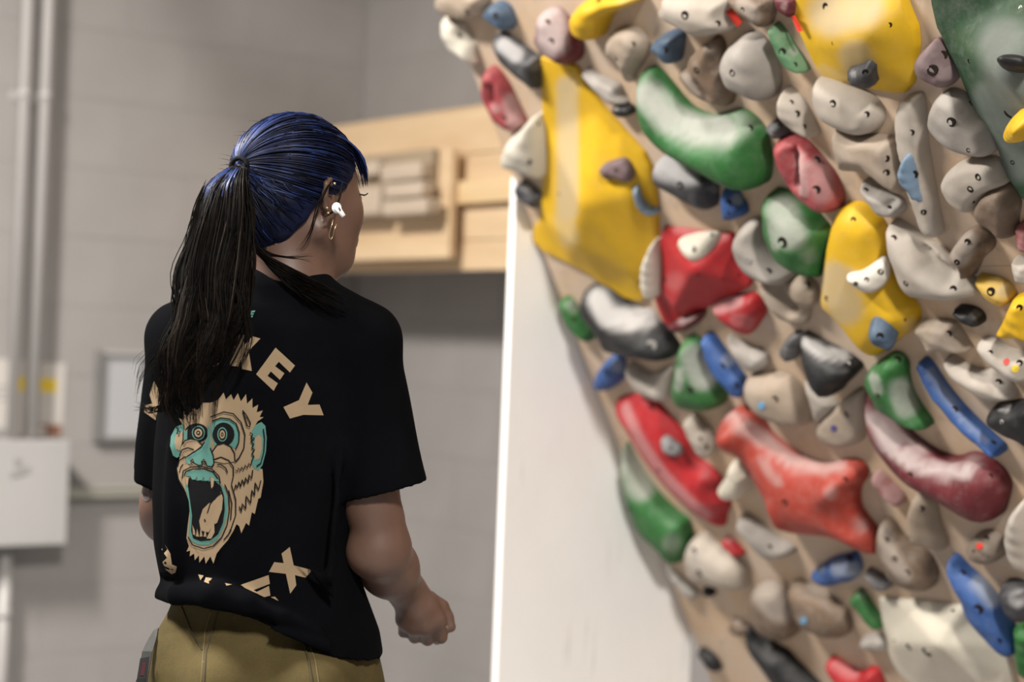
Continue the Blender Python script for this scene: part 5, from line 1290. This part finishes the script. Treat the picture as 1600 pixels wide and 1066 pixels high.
def ribbon(name, L, R_, dy, th, mat, par):
    a = [P(x, y, d) for (x, y), d in zip(L, dy)]; b = [P(x, y, d) for (x, y), d in zip(R_, dy)]
    V = []; Fc = []
    for p, q in zip(a, b): V += [p, q, q + np.array([0, th, 0]), p + np.array([0, th, 0])]
    for i in range(len(a) - 1):
        for k in range(4): Fc.append((4 * i + k, 4 * i + (k + 1) % 4, 4 * i + 4 + (k + 1) % 4, 4 * i + 4 + k))
    n = len(a) * 4; Fc += [(3, 2, 1, 0), (n - 4, n - 3, n - 2, n - 1)]
    return kid(mesh_obj(name, V, Fc, mat, None, False), par)
strap = ribbon('hip_strap', [(240, 985), (232, 998), (222, 1018), (215, 1062), (213, 1085)], [(247, 982), (244, 998), (238, 1018), (230, 1062), (228, 1085)], [-.02, -.05, -.065, -.075, -.075], 0.004, M_STRAP, person)
ribbon('strap_label', [(219, 1029), (214, 1060), (212, 1066)], [(233, 1026), (229, 1060), (227, 1066)], [-.078, -.081, -.081], 0.0025, M_PATCH, strap)
ribbon('label_mark', [(222, 1036), (219, 1056)], [(228, 1035), (225, 1056)], [-.0822, -.0832], 0.0008, M_PRED, strap)
M_SHOE = simple('dark_shoe', (0.03, 0.03, 0.032), 0.7, 0.2)
for hx_ in (ax0, ax1 + 0.03):
    bm = bmesh.new(); bmesh.ops.create_uvsphere(bm, u_segments=20, v_segments=12, radius=1.0)
    for v in bm.verts:
        v.co.x *= 0.048; v.co.y *= 0.13; v.co.z = max(v.co.z, -0.55) * (0.062 if v.co.y < 0.02 else 0.048)
    o_ = bm_obj('shoe', bm, M_SHOE, None, True); o_.location = (hx_ + 0.02, PY + 0.09, 0.036); o_.rotation_euler.z = rad(-22); 
    bpy.context.view_layer.update(); kid(o_)

# --- hair
fh = Field(HC - 0.16, HC + 0.16, 0.003)
def fline(u):                       # how far forward the hair reaches at each height of the head
    return np.interp(u, [-0.13, -0.105, -0.085, -0.06, -0.035, -0.01, 0.02, 0.045, 0.12], [-0.075, -0.055, -0.040, -0.022, -0.008, 0.040, 0.068, 0.086, 0.12])
fh.ell(hd(-0.003, 0, 0), (0.0985, 0.0795, 0.0965), AX, 0.0)
fh.ell(hd(-0.034, 0, -0.048), (0.064, 0.064, 0.062), AX, 0.015)
sl, Pp = fh.sub(fh.lo, fh.lo + fh.n * fh.h, 0)
Q_ = (Pp - HC) @ AX.T
rip = np.sin(np.arctan2(Q_[..., 1], Q_[..., 2] - 0.01) * 26 + Q_[..., 0] * 30) * 0.0009
fh.D = np.maximum(fh.D + rip, (Q_[..., 0] - fline(Q_[..., 2])) * 0.9).astype(np.float32)
fh.D = np.maximum(fh.D, -(Q_[..., 2] + 0.106)).astype(np.float32)
hair = kid(field_obj('hair', fh, M_NAVY_SHADE, None, 2)); hair['label'] = 'blue hair pulled back from the face'
hr = random.Random(11)
def strand_mesh(name, paths, mats, par):
    """many thin tapered hair tubes in one mesh"""
    V = []; Fc = []; mi = []
    for pts, r0, m_ in paths:
        pts = np.array(pts, float); n = len(pts); i0 = len(V)
        t_ = np.gradient(pts, axis=0); t_ /= np.linalg.norm(t_, axis=1)[:, None] + 1e-9
        a = np.cross(t_, np.array([0.2, 1, 0.1])); a /= np.linalg.norm(a, axis=1)[:, None] + 1e-9; b = np.cross(t_, a)
        for i in range(n):
            u = i / (n - 1); r = r0 * min(1.0, 0.45 + 3 * u) * (1 - max(0, u - 0.55) / 0.45 * 0.85)
            for k in range(3):
                g = 2.0944 * k; V.append(pts[i] + (a[i] * math.cos(g) + b[i] * math.sin(g)) * r)
        for i in range(n - 1):
            for k in range(3):
                Fc.append((i0 + 3 * i + k, i0 + 3 * i + (k + 1) % 3, i0 + 3 * i + 3 + (k + 1) % 3, i0 + 3 * i + 3 + k)); mi.append(m_)
    o = mesh_obj(name, V, Fc, None, None)
    for m_ in mats: o.data.materials.append(m_)
    o.data.polygons.foreach_set('material_index', mi)
    return kid(o, par)
RAD = np.array([0.0995, 0.0805, 0.0975])
TIE = np.array([-0.98, 0.05, 0.16]); TIE /= np.linalg.norm(TIE)
paths = []
for _ in range(1500):
    f_ = hr.uniform(-0.6, 1.0); an = hr.uniform(-2.3, 2.3)
    rr_ = math.sqrt(max(0, 1 - f_ * f_)); d0 = np.array([f_, rr_ * math.sin(an), rr_ * math.cos(an)])
    q = d0 * RAD
    if q[0] > fline(q[2]) - 0.004 or q[2] < -0.075: continue
    lift = hr.uniform(0.985, 1.035); wv = hr.uniform(-.03, .03); ph = hr.uniform(0, 6.28)
    om = math.acos(np.clip(d0 @ TIE, -1, 1)); pts = []
    for u in np.linspace(0, 1, 11):
        d = (math.sin((1 - u) * om) * d0 + math.sin(u * om) * TIE) / max(math.sin(om), 1e-4)
        low = 1.0 + 0.0 * d[2]
        p = d * RAD * (lift + wv * math.sin(u * 4 + ph) * (1 - u)) 
        pts.append(HC + p @ AX)
    bl = 0.75 if (d0[1] < 0.35 and d0[2] > 0.1) else 0.18  # bluer strands where the crown is lit, dark copy on the shaded side
    paths.append((pts, hr.uniform(0.0008, 0.0017), 0 if hr.random() < bl else 1))
HT = BVHTree.FromPolygons([v.co[:] for v in hair.data.vertices], [tuple(p.vertices) for p in hair.data.polygons])
tie_p = HC + (TIE * RAD) @ AX
for _ in range(520):                # hair swept up from the nape
    q = np.array([hr.uniform(-0.085, 0.0), hr.choice((-1, 1)) * hr.uniform(0.0, 0.075), hr.uniform(-0.108, -0.02)])
    if q[0] > fline(q[2]): continue
    a0 = HC + q @ AX; lift = hr.uniform(0.0004, 0.0022); pts = []
    for u in np.linspace(0, 1, 11):
        p = a0 + (tie_p - a0) * u; hit = HT.find_nearest(Vector(p)); pts.append(np.array(hit[0] + hit[1] * lift))
    paths.append((pts, hr.uniform(0.0008, 0.0015), 0 if hr.random() < 0.14 else 1))
strand_mesh('crown_strands', paths, [M_BLUE, M_NAVY_SHADE], hair)
paths = []
for _ in range(120):                # fringe over the forehead
    s0 = hr.uniform(-0.05, 0.058); u0 = 0.088 - 6 * s0 * s0
    a = np.array([0.035, s0 * 0.9, u0]); b = np.array([0.082, s0 * 1.1, 0.062 - 4 * s0 * s0]); c = np.array([0.098 - 6 * s0 * s0, s0 * 1.2, hr.uniform(-0.002, 0.016)])
    pts = []
    for u in np.linspace(0, 1, 9):
        p = (1 - u) ** 2 * a + 2 * u * (1 - u) * b + u * u * c; pts.append(HC + (p * hr.uniform(1.0, 1.012)) @ AX)
    paths.append((pts, hr.uniform(0.0012, 0.002), 0 if hr.random() < 0.5 else 1))
strand_mesh('fringe', paths, [M_BLUE, M_NAVY_SHADE], hair)
# ponytail
PR = np.array([(258, 374, 11, -.085, .012), (272, 364, 22, -.098, .018), (290, 355, 34, -.106, .024), (320, 351, 43, -.113, .028), (360, 347, 49, -.119, .030), (400, 344, 52, -.124, .030), (450, 338, 50, -.133, .028), (500, 329, 51, -.146, .024), (530, 317, 57, -.154, .021), (560, 306, 58, -.160, .019), (600, 296, 50, -.167, .016), (630, 296, 48, -.170, .014), (660, 304, 34, -.172, .010), (690, 312, 20, -.172, .008)], float)
def pony(y, a, b):
    c = np.interp(y, PR[:, 0], PR[:, 1]); hw = np.interp(y, PR[:, 0], PR[:, 2]); dd = np.interp(y, PR[:, 0], PR[:, 3]); th_ = np.interp(y, PR[:, 0], PR[:, 4])
    return P(c + a * hw, y, dd + b * th_)
fpn = Field(P(230, 680, -.25), P(410, 240, -.02), 0.004)
ys = np.linspace(266, 570, 20)
for y0, y1 in zip(ys[:-1], ys[1:]):
    for a in (-0.4, 0.0, 0.4):
        w0 = np.interp(y0, PR[:, 0], PR[:, 2]) * MPX * 0.40; w1 = np.interp(y1, PR[:, 0], PR[:, 2]) * MPX * 0.40
        fd = 1.0 if y1 < 470 else max(0.25, 1 - (y1 - 470) / 110)
        fpn.cone(pony(y0, a, 0.1), pony(y1, a, 0.1), min(w0, 0.021) * fd, min(w1, 0.021) * fd, 0.006)
tail = kid(field_obj('ponytail', fpn, M_HAIR, None, 2)); tail['label'] = 'long dark brown wavy ponytail'
paths = []
for c_ in range(64):                # locks, each with a wave of its own
    g = hr.uniform(0, 6.2832); q = math.sqrt(hr.uniform(0.08, 1.0))
    ca, cb_ = q * math.cos(g), q * math.sin(g)
    if hr.random() < 0.72: cb_ = -abs(cb_)
    yend = min(662, max(450, hr.gauss(616, 36))); ph, fr_, am = hr.uniform(0, 6.28), hr.uniform(2.2, 5.0), hr.uniform(0.12, 0.46)
    drift = hr.gauss(-0.03, 0.22); tw = hr.uniform(-1, 1); lock = 1 if hr.random() < 0.14 else 0
    for i in range(24):
        oa, ob_ = hr.gauss(0, 0.10), hr.gauss(0, 0.16); ye = min(672, yend + hr.gauss(0, 14)); fz = hr.gauss(0, 0.03); pts = []
        for u in np.linspace(0, 1, 20):
            y = 262 + (ye - 262) * u; grow = max(0.0, u - 0.06)
            pin = 1 - 0.45 * max(0, u - 0.6) / 0.4
            aa = ca + oa * pin + drift * grow * 1.5 + am * grow * math.sin(u * fr_ * 3 + ph) + fz * grow * math.sin(u * 9 + ph * 2)
            bb = cb_ + ob_ * pin + 0.45 * grow * math.sin(ph + u * fr_ * 2.4 + tw)
            pts.append(pony(y, aa, bb))
        paths.append((pts, hr.uniform(0.0005, 0.0012), 1 if (lock and hr.random() < 0.5) or hr.random() < 0.03 else 0))
strand_mesh('ponytail_strands', paths, [M_HAIR, M_HAIRL], tail)
paths = []
for i in range(46):                # blue lengths just behind the tie
    a = hr.uniform(-1, 0.3); yend = hr.uniform(280, 318)
    paths.append(([pony(262 + (yend - 262) * u, a, -1.05 + 0.3 * abs(a)) for u in np.linspace(0, 1, 8)], hr.uniform(0.0007, 0.0013), 0))
strand_mesh('blue_lengths', paths, [M_BLUE], tail)
V, Fc = tube([P(374 + 13 * math.cos(k), 262 + 15 * math.sin(k), -0.088 - 0.006 * math.cos(k)) for k in np.linspace(0, 6.2832, 15)], 0.0035, 6); kid(mesh_obj('hair_tie', V, Fc, M_INK), tail)
def px_strand(pts, dy, n=16):
    pts = np.array(pts, float); t_ = np.linspace(0, 1, len(pts)); u = np.linspace(0, 1, n)
    # smooth through the points
    xs = np.interp(u, t_, pts[:, 0]); ys_ = np.interp(u, t_, pts[:, 1])
    for _ in range(3):
        xs[1:-1] = (xs[:-2] + 2 * xs[1:-1] + xs[2:]) / 4; ys_[1:-1] = (ys_[:-2] + 2 * ys_[1:-1] + ys_[2:]) / 4
    dd = np.interp(u, np.linspace(0, 1, len(dy)), dy)
    return [P(x, y, d) for x, y, d in zip(xs, ys_, dd)]
paths = []
for k in range(5):
    j = lambda s: hr.uniform(-s, s)
    paths.append((px_strand([(518, 283), (508 + j(2), 297), (494 + j(3), 326), (487 + j(3), 362), (466 + j(6), 391)], [-.062, -.078, -.082, -.075, -.06]), 0.0009, 0))
    paths.append((px_strand([(535 + j(2), 285), (531 + j(2), 312), (522 + j(3), 330), (508 + j(4), 340)], [-.066, -.072, -.076, -.076]), 0.0008, 0))
    paths.append((px_strand([(405, 385), (425 + j(4), 398 + j(3)), (455 + j(4), 404 + j(3)), (486 + j(5), 398 + j(3))], [-.06, -.065, -.064, -.06]), 0.0007, 0))
for k in range(190):                 # lengths of hair over the collar and the near shoulder
    j = lambda s: hr.uniform(-s, s)
    e = hr.uniform(0.5, 1)
    dn = abs(hr.gauss(0, 13)); x1 = 398 + (400 + 150 * e - 398)
    pts = [(399 + j(4), 386 + j(6)), (422 + j(5), 404 + dn * .5), (458 + j(8), 422 + dn), (x1, 424 + (x1 - 458) * .45 + dn * 1.2)]
    paths.append((px_strand(pts, [-.075, -.078, -.082, -.094]), hr.uniform(0.0007, 0.0013), 0))
for k in range(26):                 # flyaway wisps at the ends
    j = lambda s: hr.uniform(-s, s)
    pts = [(300 + j(20), 600 + j(10)), (270 + j(10), 632 + j(5)), (238 + j(12), 643 + j(6)), (207 + abs(j(28)), 634 + j(9))]
    paths.append((px_strand(pts, [-.17, -.175, -.17, -.16]), 0.0007, 0))
for k in range(40):
    y0 = hr.uniform(300, 560); c = np.interp(y0, PR[:, 0], PR[:, 1]) - np.interp(y0, PR[:, 0], PR[:, 2])
    pts = [(c + 10, y0 - 30), (c - hr.uniform(0, 6), y0), (c - hr.uniform(4, 16), y0 + 28), (c - hr.uniform(2, 26), y0 + 58)]
    paths.append((px_strand(pts, [-.13, -.13, -.13, -.125], 10), 0.0005, 0))
for k in range(60):                 # short flyaways on the crown
    an = hr.uniform(-1.4, 1.5); x = 462 + 104 * math.sin(an); y = 290 - 110 * math.cos(an)
    pts = [(x, y + 3), (x - 4 + hr.uniform(-6, 6), y - hr.uniform(0, 5)), (x - 14 + hr.uniform(-14, 10), y - hr.uniform(-2, 9))]
    paths.append((px_strand(pts, [0, 0, 0], 7), 0.00035, 0))
strand_mesh('loose_strands', paths, [M_HAIR], hair)['kind'] = 'stuff'

# --- ear jewellery, lashes, tattoo, earbud
M_GOLD = simple('pale_gold', (0.60, 0.45, 0.28), 0.3, 0.1, 30, 0.9); M_EYEW = simple('eye_white', (0.7, 0.68, 0.65), 0.3, 0.03); 
def put(name, pts, r, mat, par=person, n=6): 
    V, Fc = tube(pts, r, n); return kid(mesh_obj(name, V, Fc, mat), par)
put('earring', [P(x, y, -.083) for x, y in ((521, 343), (517, 356), (514, 366), (515, 372), (518, 374), (520, 370), (522, 360), (526, 350))], 0.00045, M_GOLD)
for x, y in ((511, 325), (513, 333), (523, 287)):
    bm = bmesh.new(); bmesh.ops.create_icosphere(bm, subdivisions=2, radius=0.0019); bmesh.ops.translate(bm, verts=bm.verts[:], vec=P(x, y, -.079)); kid(bm_obj('ear_stud', bm, M_GOLD, None, True))
for k in range(5):
    put('eyelash', [hd(0.088 - .002 * k, 0.034 + .003 * k, -0.012), hd(0.096 - .002 * k, 0.038 + .003 * k, -0.013), hd(0.100 - .002 * k, 0.040 + .003 * k, -0.010)], 0.0006, M_INK)
for s_ in (-1, 1):
    bm = bmesh.new(); bmesh.ops.create_uvsphere(bm, u_segments=16, v_segments=10, radius=0.0128); bmesh.ops.translate(bm, verts=bm.verts[:], vec=hd(0.081, 0.031 * s_, -0.018)); kid(bm_obj('eye', bm, M_EYEW, None, True))
BT = BVHTree.FromPolygons([v.co[:] for v in body.data.vertices], [tuple(p.vertices) for p in body.data.polygons])
M_TAT = simple('tattoo_ink', (0.10, 0.085, 0.085), 0.6, 0.2, 60)
for q in (elli(228, 774, 6.5, 10, 14),):
    V = []; Fc = []
    for k, (x, y) in enumerate(q + q[:1]):
        cxx, cyy = 228, 774
        a, b = surf(x, y, 0.0008, BT), surf(cxx + (x - cxx) * .6, cyy + (y - cyy) * .66, 0.0008, BT)
        if a is None or b is None: a = b = None
        V.append(a); V.append(b)
    for k in range(len(q)):
        ids = (2 * k, 2 * k + 1, 2 * k + 3, 2 * k + 2)
        if all(V[i] is not None for i in ids): Fc.append(ids)
    kid(mesh_obj('tattoo', [v if v is not None else (0, 0, 0) for v in V], Fc, M_TAT))
for q in ([(224, 766), (233, 763), (234, 768), (225, 771)], [(225, 776), (234, 776), (234, 781), (226, 782)], [(222, 758), (233, 757), (233, 759), (222, 761)]):
    o_ = decal('tattoo', q, 0.0008, M_TAT, tr=BT, step=3.0)
    if o_: kid(o_)
M_BUD = simple('white_plastic', (0.80, 0.80, 0.80), 0.25, 0.02); M_BUDG = simple('earbud_grille', (0.05, 0.05, 0.05), 0.5, 0.1)
eb_p = P(526, 325, -.082)
bud = empty('earbud', Matrix.Translation(eb_p))
bm = bmesh.new(); bmesh.ops.create_uvsphere(bm, u_segments=18, v_segments=12, radius=0.0078); bmesh.ops.scale(bm, verts=bm.verts[:], vec=(0.9, 0.75, 1.0))
o_ = bm_obj('bud', bm, M_BUD, bud, True)
V, Fc = tube([Vector(P(526, 323, -.086) - eb_p), Vector(P(531, 330, -.089) - eb_p), Vector(P(537, 338, -.090) - eb_p)], [0.0044, 0.0040, 0.0034], 10); mesh_obj('stem', V, Fc, M_BUD, bud)
V, Fc = tube([Vector(P(529, 324, -.0935) - eb_p), Vector(P(532, 329, -.0945) - eb_p)], 0.0012, 6); mesh_obj('grille', V, Fc, M_BUDG, bud)
tag(bud, 'white wireless earbud in the ear of the person', 'earbud')
